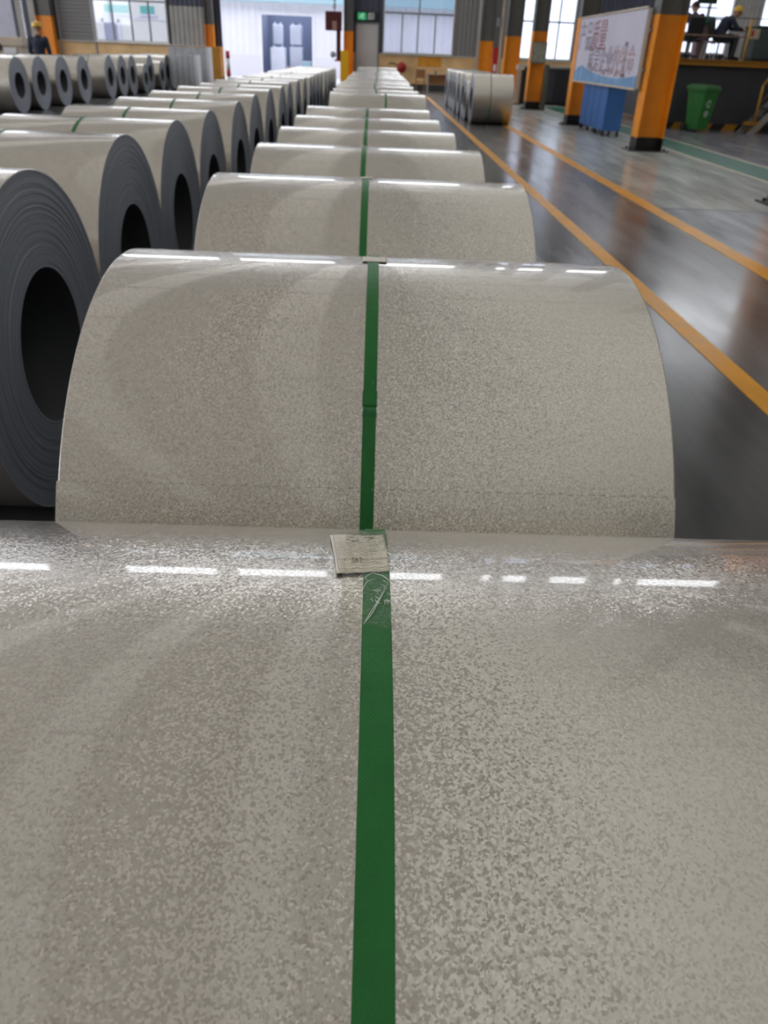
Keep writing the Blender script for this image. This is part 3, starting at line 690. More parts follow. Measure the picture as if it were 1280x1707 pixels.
part('board', MB().box(-.24, .24, -.03, 0, 0, .59), mat('notice_grey', (.30, .29, .23), .5, var=.2, scale=8), nb, bevel=.006)
part('board_frame', MB().box(-.25, .25, -.04, -.005, -.012, .012).box(-.25, .25, -.04, -.005, .578, .602).box(-.25, -.226, -.04, -.005, 0, .59).box(.226, .25, -.04, -.005, 0, .59), M['col_grey'], nb)
pd = tag(part('padding_board', MB().box(5.62, 5.74, 29.55, 29.85, 0, 1.36), mat('olive_board', (.10, .10, .075), .6), None), 'olive board standing against the column below the notice board', 'board')

# ------------------------------------------------------------------ banner on the columns
bn = tag(empty('banner_board', (5.02, 19.85, 1.07)), 'long white and blue banner board with red lettering fixed between two yellow columns', 'banner')
part('back_frame', MB().box(.02, .08, -2.78, 2.72, 0, 1.33), M['frame_pale'], bn)
part('white_sheet', MB().box(.005, .02, -2.76, 2.70, .015, 1.315), mat('banner_lilac_white', (.60, .57, .68), .5, var=.05, scale=1.5), bn)
for yb in (-2.70, 2.66): part('bracket', MB().box(.08, .135, yb-.12, yb+.12, .3, .36).box(.08, .135, yb-.12, yb+.12, .95, 1.01), M['frame_dark'], bn)
hill = MB(); prof = [(-2.76, .015), (2.70, .015), (2.70, .20), (2.3, .30), (1.9, .35), (1.5, .28), (1.0, .23), (.5, .20), (0, .16), (-.6, .15), (-1.2, .14), (-2.0, .17), (-2.76, .22)]
hill.prism(prof, 'x', -.004, .006); part('blue_hills', hill, mat('banner_blue', (.16, .32, .56), .5, var=.25, scale=2.5), bn)
rf = M['frame_pale']; part('top_rail', MB().tube([(0, -2.78, 1.34), (0, 2.72, 1.34)], .02, 8), M['cream'], bn); part('bottom_rail', MB().tube([(0, -2.78, -.01), (0, 2.72, -.01)], .02, 8), M['cream'], bn)
ink1 = mat('banner_grey_ink', (.33, .28, .36), .6); ink2 = mat('banner_red_ink', (.38, .18, .22), .6); ink3 = mat('banner_rose_ink', (.50, .36, .40), .6)
text_mesh('产品', .66, bn, ink1, (-.002, 1.95, .90), (pi/2, 0, -pi/2)); text_mesh('质量', .66, bn, ink2, (-.002, .65, .90), (pi/2, 0, -pi/2))
text_mesh('就是企业', .56, bn, ink1, (-.002, .30, .44), (pi/2, 0, -pi/2)); text_mesh('的生命', .56, bn, ink3, (-.002, -1.62, .44), (pi/2, 0, -pi/2))
tw = MB(); 
for a in (-1.62, -1.78): tw.box(-.003, .004, a-.022, a+.022, .2, .78)
tw.box(-.003, .004, -1.80, -1.60, .72, .80).box(-.003, .004, -1.84, -1.56, .46, .50)
part('printed_tower', tw, ink1, bn)
fl_ = MB(); rnd = random.Random(9)
for k in range(46):
    a = rnd.uniform(-1.9, .9); z = .17+abs(rnd.gauss(0, .10)); r_ = rnd.uniform(.02, .05); fl_.tube([(-.003, a, z), (.004, a, z)], r_, 7)
part('printed_flowers', fl_, ink3, bn)['kind'] = 'stuff'

# ------------------------------------------------------------------ blue cabinet, bin, dark partition
cb = tag(empty('blue_cabinet', (5.5, 21.2, 0)), 'long blue steel cabinet on short legs under the banner', 'cabinet')
part('carcass', MB().box(-.20, .22, -1.2, 1.2, .11, 1.06), M['blue'], cb, bevel=.012)
for k in range(4): part('cabinet_door', MB().box(-.212, -.20, -1.18+.6*k, -.62+.6*k, .14, 1.03), M['blue_dark'], cb, bevel=.004)
for a in (-1.12, -.4, .4, 1.12):
    for b in (-.16, .18): part('leg', MB().box(b-.025, b+.025, a-.025, a+.025, 0, .11), M['black'], cb)
part('top_board', MB().box(-.22, .24, -1.22, 1.22, 1.06, 1.085), M['blue'], cb, bevel=.006)

wbn = tag(empty('wheelie_bin', (8.50, 22.70, 0)), 'green wheelie bin with white printing standing before the dark platform', 'bin'); wbn.rotation_euler.z = .55; wbn.scale = (.86, .86, 1)
hx = lambda w0, w1, d0, d1, z0, z1: MB().hexa([(-w0, -d0, z0), (w0, -d0, z0), (-w0, d0, z0), (w0, d0, z0), (-w1, -d1, z1), (w1, -d1, z1), (-w1, d1, z1), (w1, d1, z1)])
part('bin_body', hx(.24, .31, .22, .33, .06, .98), M['green'], wbn, bevel=.02)
part('bin_rim', MB().box(-.34, .34, -.36, .36, .95, 1.0), M['green'], wbn, bevel=.012)
lid = MB().hexa([(-.35, -.38, 1.0), (.35, -.38, 1.0), (-.35, .38, 1.0), (.35, .38, 1.0), (-.30, -.32, 1.08), (.30, -.32, 1.08), (-.30, .32, 1.10), (.30, .32, 1.10)])
part('bin_lid', lid, M['green_lid'], wbn, bevel=.015)
for a in (-1, 1): part('wheel', MB().tube([(a*.27, .26, .10), (a*.33, .26, .10)], .10, 18), M['rubber'], wbn)
part('handle_bar', MB().tube([(-.28, .36, 1.02), (-.28, .43, 1.04), (.28, .43, 1.04), (.28, .36, 1.02)], .018, 8), M['green_lid'], wbn)
pm = MB(); 
for k, (zz, s) in enumerate(((.66, .085), (.56, .06), (.44, .075))): pm.box(-.03-s, -.03+s, -.318+.11*(.98-zz)-.0, -.312+.11*(.98-zz), zz-s*.6, zz+s*.5)
pm2 = MB()
def arrow(cx, cz, r_, a0):
    pts = [(cx+r_*cos(a0+t*1.7), -.332+.1195*(.98-cz-r_*sin(a0+t*1.7)), cz+r_*sin(a0+t*1.7)) for t in (0, .25, .5, .75, 1)]
    pm2.tube(pts, [.014, .014, .014, .026, .004], 6)
for k in range(3): arrow(-.03, .66, .075, k*2*pi/3)
part('recycling_mark', pm2, M['white'], wbn)
pm3 = MB(); 
for dz, w_ in ((.48, .07), (.43, .10), (.38, .05)): pm3.box(-.03-w_, -.03+w_, -.336+.1195*(.98-dz), -.326+.1195*(.98-dz), dz-.014, dz+.014)
part('printed_lines', pm3, M['white'], wbn)

dk = tag(empty('low_cabinet_run', (6.55, 33.6, 0)), 'dark low cabinet run with pale top beneath the far windows', 'cabinet')
part('plinth', MB().box(-1.2, 1.5, -.26, .3, 0, .08), M['black'], dk)
part('carcass', MB().box(-1.22, 1.52, -.28, .3, .08, 1.22), mat('dark_cabinet', (.035, .033, .036), .4, var=.2, scale=2), dk)
for k in range(6): part('cabinet_door', MB().box(-1.2+.455*k, -.765+.455*k, -.30, -.28, .12, 1.18), mat('dark_cabinet_door_%d' % k, (.03+.012*(k % 3), .03+.01*(k % 3), .035+.012*(k % 3)), .35), dk, bevel=.004)
part('counter_top', MB().box(-1.26, 1.56, -.34, .32, 1.22, 1.30), M['col_pale'], dk, bevel=.008)
bp_ = tag(empty('beige_post', (5.30, 33.0, 0)), 'beige upright box post standing before the dark cabinets', 'post')
part('post_body', MB().box(-.075, .075, -.075, .075, .02, 1.14), M['wood_pale'], bp_, bevel=.01); part('post_cap', MB().box(-.12, .16, -.1, .1, 1.14, 1.26), M['cream'], bp_, bevel=.01); part('foot', MB().box(-.12, .12, -.12, .12, 0, .02), M['black'], bp_)
pl = tag(empty('service_pipe', (4.86, 35.6, 0)), 'thin cream pipe rising from floor to roof before the far columns', 'pipe')
part('pipe', MB().tube([(0, 0, .02), (0, 0, HT)], .055, 12), M['cream'], pl, True); part('junction_box', MB().box(-.22, -.06, -.06, .06, 2.55, 2.85), M['frame_dark'], pl, bevel=.008); part('floor_flange', MB().tube([(0, 0, 0), (0, 0, .02)], .11, 14), M['frame_dark'], pl)
fe = tag(empty('fire_hydrant_case', (4.92, 37.4, 0)), 'tall narrow red fire case between the cream pipe and the column', 'case')
part('case_body', MB().box(-.11, .11, -.1, .1, .05, 1.86), M['red'], fe, bevel=.01); part('case_label', MB().box(-.06, .06, -.105, -.1, 1.0, 1.25), M['white'], fe); part('case_foot', MB().box(-.12, .12, -.11, .11, 0, .05), M['black'], fe)

# ------------------------------------------------------------------ red gear, desk and chair by the far wall
hr = tag(empty('hose_reel', (1.12, 41.2, 0)), 'red fire hose reel on the ochre far wall past the end of the coil row', 'hose reel')
dsc = MB().tube([(0, -.05, .95), (0, .07, .95)], .22, 24); part('reel_disc', dsc, M['red'], hr, True)
part('hose', MB().tube([(.19*cos(t), .0+.01*t, .95+.19*sin(t)) for t in [k*pi/8 for k in range(22)]], .03, 8), M['dark_red'], hr, True)
part('bracket', MB().box(-.05, .05, .07, .78, .90, 1.0), M['dark_red'], hr); part('hose_arm', MB().tube([(-.2, 0, 1.05), (-.5, 0, 1.12), (-.62, .02, 1.05)], .03, 8), M['dark_red'], hr, True)
dsk = tag(empty('work_desk', (2.75, 39.9, 0)), 'brown wooden desk against the ochre wall, half behind the short coil row', 'desk')
part('desk_top', MB().box(-.5, .5, -.3, .3, .74, .78), M['wood_pale'], dsk, bevel=.006)
for a in (-.46, .46):
    for b in (-.26, .26): part('leg', MB().box(a-.022, a+.022, b-.022, b+.022, 0, .74), M['frame_pale'], dsk)
part('modesty_panel', MB().box(-.44, .44, .2, .22, .35, .72), M['wood'], dsk)
ch = tag(empty('wooden_chair', (1.95, 39.7, 0)), 'brown wooden chair beside the desk at the far wall', 'chair')
part('seat', MB().box(-.22, .22, -.21, .21, .42, .46), M['wood'], ch, bevel=.01); part('backrest', MB().box(-.21, .21, .17, .2, .58, .92), M['wood'], ch, bevel=.012)
for a in (-.19, .19):
    part('leg', MB().box(a-.02, a+.02, -.19, -.15, 0, .42), M['wood'], ch); part('leg', MB().box(a-.02, a+.02, .16, .2, 0, .62), M['wood'], ch)
cu = tag(part('desk_cup', MB().tube([(2.62, 39.8, .78), (2.62, 39.8, .88)], [.035, .042], 14), M['sign_dark'], None, True), 'dark cup standing on the brown desk', 'cup')
nt_ = tag(part('wall_notice', MB().box(1.9, 3.0, YB-.015, YB-.003, 1.02, 1.40), mat('orange_notice', (.80, .34, .03), .5, var=.15, scale=3), None), 'orange notice panel on the ochre wall above the desk', 'notice')

# ------------------------------------------------------------------ hoist, bollard, sheet packs, cream box
hb = tag(empty('hoist_block', (-1.88, 38.0, 2.22)), 'dark red hoist block hanging on its chain before the door opening', 'hoist')
part('block_body', MB().box(-.34, .34, -.2, .2, 0, .68), M['dark_red'], hb, bevel=.03)
part('block_side_plate', MB().box(-.05, .14, -.23, -.2, .02, .34), mat('dusty_rose', (.42, .22, .20), .6), hb)
part('hanging_arm', MB().box(.12, .30, -.09, .09, -1.05, 0.02), M['dark_red'], hb, bevel=.015)
part('hook_roller', MB().tube([(-.02, -.12, -.86), (-.02, .12, -.86)], .12, 18), M['panel_grey'], hb, True)
part('arm_collar', MB().box(.05, .32, -.12, .12, -1.10, -1.03), M['red'], hb, bevel=.01)
z = .68
while z+2.22 < HT-.2 and z < 2.0:
    lk = MB(); k = int(round((z-.68)/.13)); pts = [((.045*cos(t) if k % 2 else 0)+.04, (0 if k % 2 else .045*cos(t)), z+.06+.085*sin(t)) for t in [q*pi/6 for q in range(13)]]
    lk.tube(pts, .018, 6, False); part('chain_link', lk, M['col_black'], hb, True); z += .13
part('chain_rope', MB().tube([(.04, 0, z-.02), (.04, 0, HT-2.22)], .022, 8), M['col_black'], hb, True)
bo = tag(empty('bollard', (-6.86, 40.9, 0)), 'red and white banded bollard at the big door opening', 'bollard')
for k, (a, b) in enumerate(((.03, .3), (.3, .58), (.58, 1.02), (1.02, 1.32))): part('band', MB().tube([(0, 0, a), (0, 0, b)], .095, 18), M['red' if k % 2 or k == 0 and False else 'white'] if k != 1 else M['red'], bo, True)
part('foot', MB().tube([(0, 0, 0), (0, 0, .03)], .14, 18), M['black'], bo)
def pack(name, x, y, w_, d_, h, label, n):
    r_ = tag(empty(name, (x, y, 0)), label, 'sheet pack', 'upright sheet packs by the far coil row')
    part('skid', MB().box(-w_/2, w_/2, -d_/2, d_/2, 0, .1), M['black'], r_)
    t = w_/n
    for k in range(n): part('sheet_panel', MB().box(-w_/2+k*t+.006, -w_/2+(k+1)*t-.006, -d_/2, d_/2, .1, h-.03*(k % 2)), M['panel_grey'], r_, bevel=.004)
    part('edge_guard', MB().box(w_/2, w_/2+.10, -d_/2-.01, d_/2+.01, .1, h+.02), M['panel_white'], r_, bevel=.006)
pack('sheet_pack', -7.06, 32.6, .85, .7, 1.17, 'nearer pack of grey upright sheets with a white edge guard', 4)
pack('sheet_pack', -7.30, 34.6, 1.45, .7, 1.42, 'taller farther pack of grey upright sheets with a white edge guard', 5)
cx = tag(empty('cream_crate', (-13.05, 30.6, 0)), 'cream wrapped crate with a dark round hole beyond the far coil row', 'crate')
part('crate_body', MB().box(-1.3, 1.22, -.7, .7, .12, 1.24), M['cream'], cx, bevel=.02); part('crate_lid', MB().box(-1.34, 1.27, -.74, .74, 1.24, 1.50), M['cream'], cx, bevel=.02)
part('round_hole', MB().tube([(.45, -.76, 1.22), (.45, -.70, 1.22)], .13, 18), M['black'], cx); part('paper_strip', MB().box(.62, 1.05, -.75, -.70, 1.02, 1.2), M['panel_white'], cx)
for a in (-1.1, 0, 1.0): part('skid', MB().box(a-.08, a+.08, -.68, .68, 0, .12), M['wood'], cx)

# ------------------------------------------------------------------ platform at the right
PZ = 1.66
pf = tag(empty('platform', (10.6, 23.4, 0)), 'raised dark control platform with a yellow edge beam beyond the lane', 'platform')
part('front_panel', MB().box(-2.9, 6.2, .06, .12, .16, 1.52), M['plat'], pf); part('side_panel', MB().box(-2.9, -2.84, .12, 7, .16, 1.52), M['plat'], pf)
part('deck_plate', MB().box(-2.95, 6.2, 0, 7.0, 1.62, PZ), M['plat_floor'], pf)
part('edge_beam', MB().box(-2.98, 6.2, -.04, .06, 1.52, 1.66).box(-2.98, 6.2, -.09, -.04, 1.52, 1.545).box(-2.98, 6.2, -.09, -.04, 1.635, 1.66), M['plat_yellow'], pf)
for k in range(26):
    x = -2.9+k*.35; part('hazard_stripe', MB().hexa([(x, .0, .0), (x+.35, .0, .0), (x, .12, 0), (x+.35, .12, 0), (x+.1, .0, .16), (x+.45, .0, .16), (x+.1, .12, .16), (x+.45, .12, .16)]), M['plat_yellow' if k % 2 else 'col_black'], pf)
for x, y in ((-2.7, 6.6), (1.5, 6.6), (5.9, 6.6), (1.5, 3.4)): part('support_leg', MB().box(x-.08, x+.08, y-.08, y+.08, 0, 1.62), M['beam'], pf)
rl = tag(empty('platform_railing', (9.62, 23.44, PZ)), 'thin platform railing with one yellow post and a pale notice plate', 'railing')
part('post', MB().tube([(0, 0, 0), (.0, 0, .92)], .028, 10), M['rail'], rl, True); part('post', MB().tube([(-1.95, 0, 0), (-1.95, 0, .95)], .022, 10), M['rail'], rl, True); part('post', MB().tube([(2.6, 0, 0), (2.6, 0, .95)], .022, 10), M['rail'], rl, True)
part('top_rail', MB().tube([(-1.95, 0, .94), (2.6, 0, .94)], .012, 8), M['rail_dark'], rl, True); part('middle_rail', MB().tube([(-1.95, 0, .53), (0, 0, .53)], .016, 8), M['rail_brown'], rl, True)
npl = part('notice_plate', MB().box(.03, .27, -.03, -.01, .50, .72), mat('notice_cream', (.48, .40, .28), .5), rl); part('printed_mark', MB().box(.05, .12, -.034, -.03, .55, .68), M['red'], npl)
st = tag(empty('platform_stairs', (10.0, 22.85, 0)), 'steel stair with yellow handrail climbing to the platform', 'stairs')
for b in (-.32, .32):
    part('stringer', MB().hexa([(-.20, b-.02, 0), (.0, b-.02, 0), (-.20, b+.02, 0), (.0, b+.02, 0), (1.17, b-.02, 1.6), (1.37, b-.02, 1.6), (1.17, b+.02, 1.6), (1.37, b+.02, 1.6)]), M['col_pale'], st)
for k in range(7): part('tread', MB().box(-.12+.19*k, .16+.19*k, -.30, .30, .21*(k+1)-.03, .21*(k+1)), M['plat_floor'], st)
part('bottom_plate', MB().box(-.36, .02, -.42, -.34, .22, .30), M['plat_yellow'], st)
hd = MB().tube([(-.08, -.36, .26), (-.08, -.36, 1.13)], .028, 10); part('post', hd, M['rail'], st, True)
part('handrail', MB().tube([(-.08, -.36, 1.13), (.1, -.36, 1.42), (1.2, -.36, 2.72)], .028, 10), M['rail'], st, True); part('middle_rail', MB().tube([(-.08, -.36, .70), (1.2, -.36, 2.2)], .022, 10), M['rail_brown'], st, True); part('post', MB().tube([(1.1, -.36, 1.3), (1.1, -.36, 2.6)], .028, 10), M['rail'], st, True)
# machinery on the platform
mc = tag(empty('machine_cabinet', (11.2, 25.0, PZ)), 'dark green machine cabinet on the platform behind the railing', 'machine')
part('body', MB().box(-.85, 1.6, -.3, .5, .05, .80), M['machine'], mc, bevel=.02); part('cap', MB().box(-.88, 1.62, -.33, .53, .80, .85), M['machine'], mc, bevel=.01); part('plinth', MB().box(-.8, 1.55, -.26, .46, 0, .05), M['black'], mc)
for k in range(3): part('panel_door', MB().box(-.8+.8*k, -.05+.8*k, -.315, -.3, .1, .75), M['machine'], mc, bevel=.004)
cs = tag(empty('control_console', (9.18, 25.6, PZ)), 'control console with teal head and mauve pedestal between the two seated workers', 'console')
part('pedestal', MB().hexa([(-.15, -.2, 0), (.15, -.2, 0), (-.15, .2, 0), (.15, .2, 0), (-.19, -.15, .85), (.19, -.15, .85), (-.19, .2, .85), (.19, .2, .85)]), M['mauve'], cs, bevel=.015)
part('console_head', MB().box(-.21, .21, -.2, .2, .85, 1.04), M['teal'], cs, bevel=.02); part('monitor_arm', MB().tube([(.02, 0, 1.04), (.02, 0, 1.32)], .02, 8), M['beam'], cs, True)
sc = part('monitor', MB().box(-.32, .22, -.04, .04, 1.34, 1.62), M['black'], cs, bevel=.01); part('screen', MB().box(-.29, .19, -.046, -.04, 1.37, 1.59), M['sign_dark'], sc)
part('cross_arm', MB().tube([(-.55, 0, 1.25), (.28, 0, 1.25)], .018, 8), M['teal'], cs, True)
sto = tag(empty('metal_stool', (9.08, 24.6, PZ)), 'small pale metal stool on the platform edge below the console', 'stool')
part('seat', MB().tube([(0, 0, .40), (0, 0, .43)], .16, 18), M['mauve'], sto)
for a in (-1, 1):
    for b in (-1, 1): part('leg', MB().tube([(a*.10, b*.10, .40), (a*.14, b*.14, 0)], .014, 8), M['frame_pale'], sto)
def office_chair(x, y, rz, label):
    r_ = tag(empty('office_chair', (x, y, PZ)), label, 'chair', 'office chairs on the platform'); r_.rotation_euler.z = rz     # faces +Y
    part('seat', MB().box(-.24, .24, -.24, .24, .41, .47), M['black'], r_, bevel=.025); part('backrest', MB().hexa([(-.22, -.27, .52), (.22, -.27, .52), (-.22, -.22, .52), (.22, -.22, .52), (-.21, -.34, .98), (.21, -.34, .98), (-.21, -.29, .98), (.21, -.29, .98)]), M['black'], r_, bevel=.02)
    part('back_bracket', MB().tube([(0, -.1, .40), (0, -.31, .42), (0, -.30, .6)], .02, 8), M['black'], r_, True); part('gas_lift', MB().tube([(0, 0, .09), (0, 0, .42)], .028, 10), M['beam'], r_, True)
    for k in range(5):
        t = 2*pi*k/5; part('foot_spoke', MB().tube([(0, 0, .10), (.27*cos(t), .27*sin(t), .07)], [.026, .016], 8), M['black'], r_, True); part('caster', MB().tube([(.27*cos(t)-.012, .27*sin(t), .032), (.27*cos(t)+.012, .27*sin(t), .032)], .032, 12), M['rubber'], r_)
    return r_
office_chair(8.66, 25.0, 0.0, 'black office chair under the worker in plum')
office_chair(9.52, 25.1, -pi/2, 'black office chair under the worker in the yellow helmet')

# ------------------------------------------------------------------ people
def remesh(o, vox, it=6):
    r_ = o.modifiers.new('skin', 'REMESH'); r_.mode = 'VOXEL'; r_.voxel_size = vox; r_.use_smooth_shade = True
    s_ = o.modifiers.new('soft', 'SMOOTH'); s_.factor = .5; s_.iterations = it; return o
def limb(mb, pts, rs, n=12):
    """Tapered limb with rounded joints (fused by the remesh)."""
    P = [Vector(p) for p in pts]
    for i in range(len(P)-1): mb.tube([P[i], P[i+1]], [rs[i], rs[i+1]], n)
    for p, r_ in zip(P, rs): mb.ball(p, r_, 12, 8)
def hand(mb, wrist, dirv, sidev, upv, curl=.6):
    """Palm, four unequal curled fingers and a thumb leaving the side of the palm."""
    w, d, s, u = Vector(wrist), Vector(dirv).normalized(), Vector(sidev).normalized(), Vector(upv).normalized()
    limb(mb, [w, w+d*.045, w+d*.085], [.026, .034, .034], 10)
    for k, l in enumerate((.068, .078, .073, .056)):
        b = w+d*.088+s*(.027-.018*k); p1 = b+d*l*.45; p2 = p1+(d*cos(curl)-u*sin(curl))*l*.32; p3 = p2+(d*cos(2*curl)-u*sin(2*curl))*l*.25
        limb(mb, [b, p1, p2, p3], [.0105, .010, .009, .008], 8)
    b = w+d*.03+s*.028; limb(mb, [b, b+s*.028+d*.022-u*.006, b+s*.036+d*.055-u*.016], [.013, .011, .009], 8)
def person(loc, label, J, jacket, headwear, hw_mat, look, hands):
    """J: joint table in metres. One remeshed body; clothing, boots and headgear are its children."""
    root = tag(empty('person', loc), label, 'person'); V = Vector
    body = MB()
    neck, head, chest, pel = V(J['neck']), V(J['head']), V(J['chest']), V(J['pelvis'])
    limb(body, [pel, (pel+chest)/2, chest, chest*.35+neck*.65], [.125, .12, .145, .09]); limb(body, [neck-(head-neck)*.35, neck, head], [.06, .055, .06])
    lk = V(look).normalized(); sd = lk.cross(V((0, 0, 1))).normalized(); up = sd.cross(lk)
    body.ball(head, .098, 18, 12, 1, 1, 1.18); body.ball(head+lk*.03-up*.06, .068, 14, 10)          # skull and jaw
    body.tube([head+lk*.085+up*.012, head+lk*.118-up*.028], [.010, .017], 8); body.ball(head+lk*.108-up*.03, .016, 8, 6)   # nose
    for a in (-1, 1): body.ball(head+sd*a*.097-up*.01, .028, 10, 6, .7, .7, 1.1)                     # ears
    body.tube([head+lk*.088-up*.066-sd*.024, head+lk*.096-up*.066, head+lk*.088-up*.066+sd*.024], [.007, .010, .007], 6)   # mouth
    coat = MB(); limb(coat, [pel+V((0, 0, .02)), (pel+chest)/2, chest, chest*.4+neck*.6], [.150, .155, .170, .105], 14)
    leg = MB(); limb(leg, [pel, pel+V((0, 0, -.02))], [.142, .14])
    boots = MB()
    for s_ in ('l', 'r'):
        sh, el, wr_ = V(J['sh_'+s_]), V(J['el_'+s_]), V(J['wr_'+s_]); hip, kn, an = V(J['hip_'+s_]), V(J['kn_'+s_]), V(J['an_'+s_]); toe = V(J['toe_'+s_])
        limb(body, [chest*.5+sh*.5, sh, el, wr_], [.07, .055, .042, .028]); limb(coat, [chest*.55+sh*.45, sh, el, el*.15+wr_*.85], [.10, .075, .058, .045])
        limb(body, [hip, kn, an], [.085, .055, .04]); limb(leg, [hip, kn, kn*.08+an*.92], [.105, .073, .058]); limb(body, [an, toe], [.04, .03])
        limb(boots, [an+V((0, 0, .05)), an-V((0, 0, .035)), an*.3+toe*.7, toe], [.055, .052, .048, .042]); boots.ball(an-V((0, 0, .04))-(toe-an)*.22, .042)
        hd_ = hands[s_]; hand(body, wr_, *hd_)
    b = remesh(part('body', body, M['skin'], root, True), .0085, 4); remesh(part('jacket', coat, jacket, root, True), .014, 8); remesh(part('trousers', leg, M['trouser'], root, True), .014, 8); remesh(part('boots', boots, M['boot'], root, True), .010, 5)
    eyes = MB()
    for a in (-1, 1): eyes.ball(head+lk*.083+sd*a*.034+up*.018, .013, 8, 6)
    part('eyes', eyes, M['hair'], root, True)
    hr_ = MB(); hr_.ball(head-lk*.012+up*.022, .107, 18, 10, 1, 1, 1.12, 0, .55); part('hair', hr_, M['hair'], root, True)
    hm = MB(); c = head+up*.028
    if headwear == 'helmet':
        hm.ball(c, .128, 20, 9, 1, 1.0, .98, 0, .52); hm.tube([c+lk*.10+sd*q*.10-up*.0+lk*.05*(1-q*q) for q in (-1, -.5, 0, .5, 1)], [.012]*5, 8); hm.tube([c+lk*(.128*sin(t))*1.0+up*(.128*cos(t)) for t in (-1.2, -.6, 0, .6, 1.2)], .014, 8)
    else:
        hm.ball(c, .116, 20, 9, 1, 1, .95, 0, .5); hm.tube([c+lk*.10+sd*q*.07+lk*.07*(1-q*q) for q in (-1, -.5, 0, .5, 1)], [.012]*5, 8)
    part('hard_hat' if headwear == 'helmet' else 'cloth_cap', hm, hw_mat, root, True)
    return root
Z1 = (0, 0, 1)
# standing worker beyond the cream crate, turned half away
person((-9.40, 24.9, 0), 'standing person in navy jacket and yellow helmet behind the far coil row', dict(
    pelvis=(0, 0, .98), chest=(.02, .02, 1.36), neck=(.03, .05, 1.58), head=(.03, .09, 1.75), sh_l=(-.19, .03, 1.48), sh_r=(.23, .03, 1.48), el_l=(-.25, .05, 1.18), el_r=(.27, .08, 1.17), wr_l=(-.2, .24, 1.0), wr_r=(.2, .28, 1.02),
    hip_l=(-.1, 0, .94), hip_r=(.1, 0, .94), kn_l=(-.11, .05, .51), kn_r=(.11, .02, .51), an_l=(-.12, -.01, .09), an_r=(.12, -.03, .09), toe_l=(-.14, .17, .042), toe_r=(.14, .15, .042)),
    M['navy'], 'helmet', M['helmet'], (-.5, .8, -.15), {'l': ((.2, .9, -.2), (1, 0, 0), Z1), 'r': ((-.2, .9, -.2), (-1, 0, 0), Z1)})
# worker seated with back to the lane
person((8.66, 25.0, PZ), 'seated person in plum jacket and rust cap, back turned, on the platform', dict(
    pelvis=(0, -.08, .58), chest=(0, -.06, .90), neck=(0, .02, 1.08), head=(.0, .08, 1.0+.22), sh_l=(-.19, -.03, 1.02), sh_r=(.19, -.03, 1.02), el_l=(-.25, .08, .76), el_r=(.25, .08, .76), wr_l=(-.17, .32, .72), wr_r=(.17, .32, .72),
    hip_l=(-.1, -.02, .56), hip_r=(.1, -.02, .56), kn_l=(-.13, .42, .55), kn_r=(.13, .42, .55), an_l=(-.13, .45, .10), an_r=(.13, .45, .10), toe_l=(-.14, .62, .042), toe_r=(.14, .62, .042)),
    M['plum'], 'cap', M['cap'], (.1, .95, -.3), {'l': ((.1, 1, -.1), (1, 0, 0), Z1), 'r': ((-.1, 1, -.1), (-1, 0, 0), Z1)})
# worker in helmet leaning forward to the right
person((9.52, 25.1, PZ), 'seated person in navy jacket and yellow helmet leaning forward on the platform', dict(
    pelvis=(-.08, 0, .58), chest=(.08, 0, .88), neck=(.23, 0, 1.03), head=(.33, 0, 1.15), sh_l=(.13, .19, 1.0), sh_r=(.13, -.19, 1.0), el_l=(.32, .23, .78), el_r=(.32, -.23, .78), wr_l=(.52, .14, .74), wr_r=(.52, -.14, .74),
    hip_l=(-.02, .1, .56), hip_r=(-.02, -.1, .56), kn_l=(.42, .13, .55), kn_r=(.42, -.13, .55), an_l=(.44, .13, .10), an_r=(.40, -.13, .10), toe_l=(.61, .14, .042), toe_r=(.57, -.14, .042)),
    M['navy'], 'helmet', M['helmet'], (.9, -.1, -.35), {'l': ((1, -.1, -.1), (0, -1, 0), Z1), 'r': ((1, .1, -.1), (0, 1, 0), Z1)})

# ------------------------------------------------------------------ the yard outside
struct(part('ground', MB().box(-45, 45, YB+.4, 90, -.25, -.02), M['out_ground']))
wh = tag(empty('white_warehouse', (0, 56, 0)), 'white sheet-clad warehouse across the yard with a wide open doorway', 'building')
def owall(x0, x1, z0, z1, m): return part('wall_sheet', MB().corrugated(x0, x1, z0, z1, 0, .4, .03), m, wh)
owall(-11.5, -7.2, 0, 3.9, M['out_white']); owall(-4.1, 7, 0, 3.9, M['out_white']); owall(-7.2, -4.1, 3.25, 3.9, M['out_white'])
part('fascia', MB().box(-11.6, 7.1, -.5, 0, 3.9, 5.6), M['out_teal'], wh); part('plinth', MB().box(-11.5, -7.2, -.06, .02, 0, 1.1).box(-4.1, 7, -.06, .02, 0, 1.1), M['panel_white'], wh)
part('door_surround', MB().box(-7.35, -7.2, -.08, .05, 0, 3.4).box(-4.1, -3.95, -.08, .05, 0, 3.4).box(-7.2, -4.1, -.08, .05, 3.25, 3.4), M['out_white'], wh)
part('interior', MB().box(-7.6, -7.5, .1, 6, 0, 4).box(-3.8, -3.7, .1, 6, 0, 4).box(-7.6, -3.7, 6, 6.1, 0, 4).box(-7.5, -3.8, .1, 6, -.02, .0), M['out_dark'], wh)
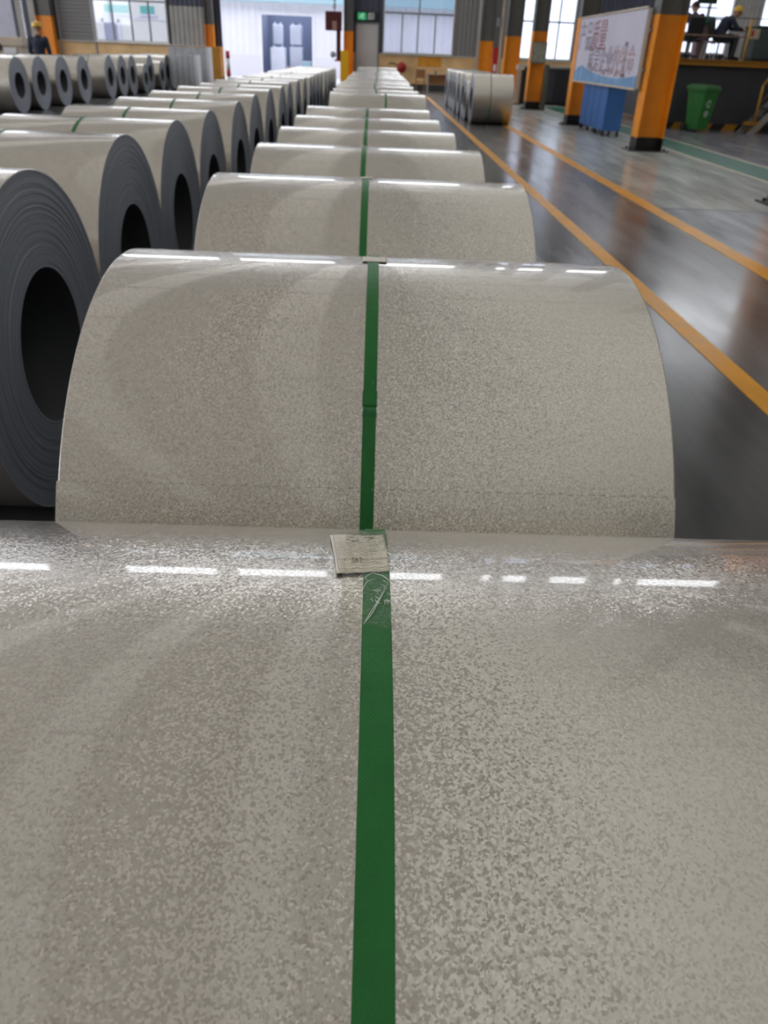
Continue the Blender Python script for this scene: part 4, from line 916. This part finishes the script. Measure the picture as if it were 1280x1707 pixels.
def bag(x, y, z, w_, h, label):
    r_ = tag(empty('bulk_bag', (x, y, z)), label, 'bag', 'bulk bags inside the white warehouse')
    mb = MB(); mb.prism([(-w_/2+.06, -w_/2), (w_/2-.06, -w_/2), (w_/2, -w_/2+.06), (w_/2, w_/2-.06), (w_/2-.06, w_/2), (-w_/2+.06, w_/2), (-w_/2, w_/2-.06), (-w_/2, -w_/2+.06)], 'z', 0, h)
    part('bag_body', mb, M['bag'], r_, bevel=.05)
    for a in (-1, 1): part('lifting_loop', MB().tube([(a*w_*.3, -w_*.3, h), (a*w_*.3, -w_*.15, h+.1), (a*w_*.3, w_*.15, h+.1), (a*w_*.3, w_*.3, h)], .02, 6), M['bag'], r_, True)
bag(-6.35, 57.2, 0, .95, 1.55, 'large white bulk bag on the warehouse floor, the one nearer the doorway edge'); bag(-5.25, 58.0, 0, .85, 1.62, 'second white bulk bag on the warehouse floor, beside the red drum')
bag(-6.45, 58.2, 0, .7, 1.6, 'white bulk bag hidden behind the large one in the warehouse'); 
bag(-6.45, 58.2, 1.72, .62, 1.1, 'upper white bulk bag stacked behind the large one in the warehouse'); bag(-5.25, 58.0, 1.74, .75, 1.05, 'upper white bulk bag stacked on the second one in the warehouse')
dm = tag(empty('red_drum', (-5.65, 56.9, 0)), 'small red drum between the white bulk bags in the warehouse', 'drum'); part('drum_body', MB().tube([(0, 0, 0), (0, 0, .5)], .17, 16), M['red'], dm, True); part('drum_rim', MB().tube([(0, 0, .5), (0, 0, .53)], .18, 16), M['white'], dm)
bb = tag(empty('blue_carton', (-4.5, 57, 0)), 'pale blue carton on the warehouse floor by the doorway edge', 'carton'); part('carton_body', MB().box(-.3, .3, -.3, .3, 0, .85), M['out_teal'], bb, bevel=.02); part('carton_flap', MB().box(-.29, .29, -.29, -.02, .85, .87), M['out_white'], bb)
cr_ = tag(empty('cream_block', (-15.6, 56, 0)), 'cream rendered building with teal windows seen through the far window', 'building')
part('wall', MB().box(-3.2, 2.8, 0, 8, 0, 7), M['out_cream'], cr_)
for a, b in ((-1.15, .35), (1.05, 1.9)): w_ = part('window', MB().box(a, b, -.04, .02, 3.02, 3.42), M['out_glass'], cr_); part('sill', MB().box(a-.1, b+.15, -.12, 0, 2.88, 3.0), M['panel_white'], w_)
part('string_course', MB().box(-3.2, 2.8, -.06, 0, 2.72, 2.84), M['out_white'], cr_); part('entrance_door', MB().box(-1.25, -.45, -.04, .02, 0, 2.5), M['out_door'], cr_); part('door_surround', MB().box(-1.4, -1.25, -.08, 0, 0, 2.65).box(-.45, -.3, -.08, 0, 0, 2.65).box(-1.4, -.3, -.08, 0, 2.5, 2.65), M['panel_white'], cr_)
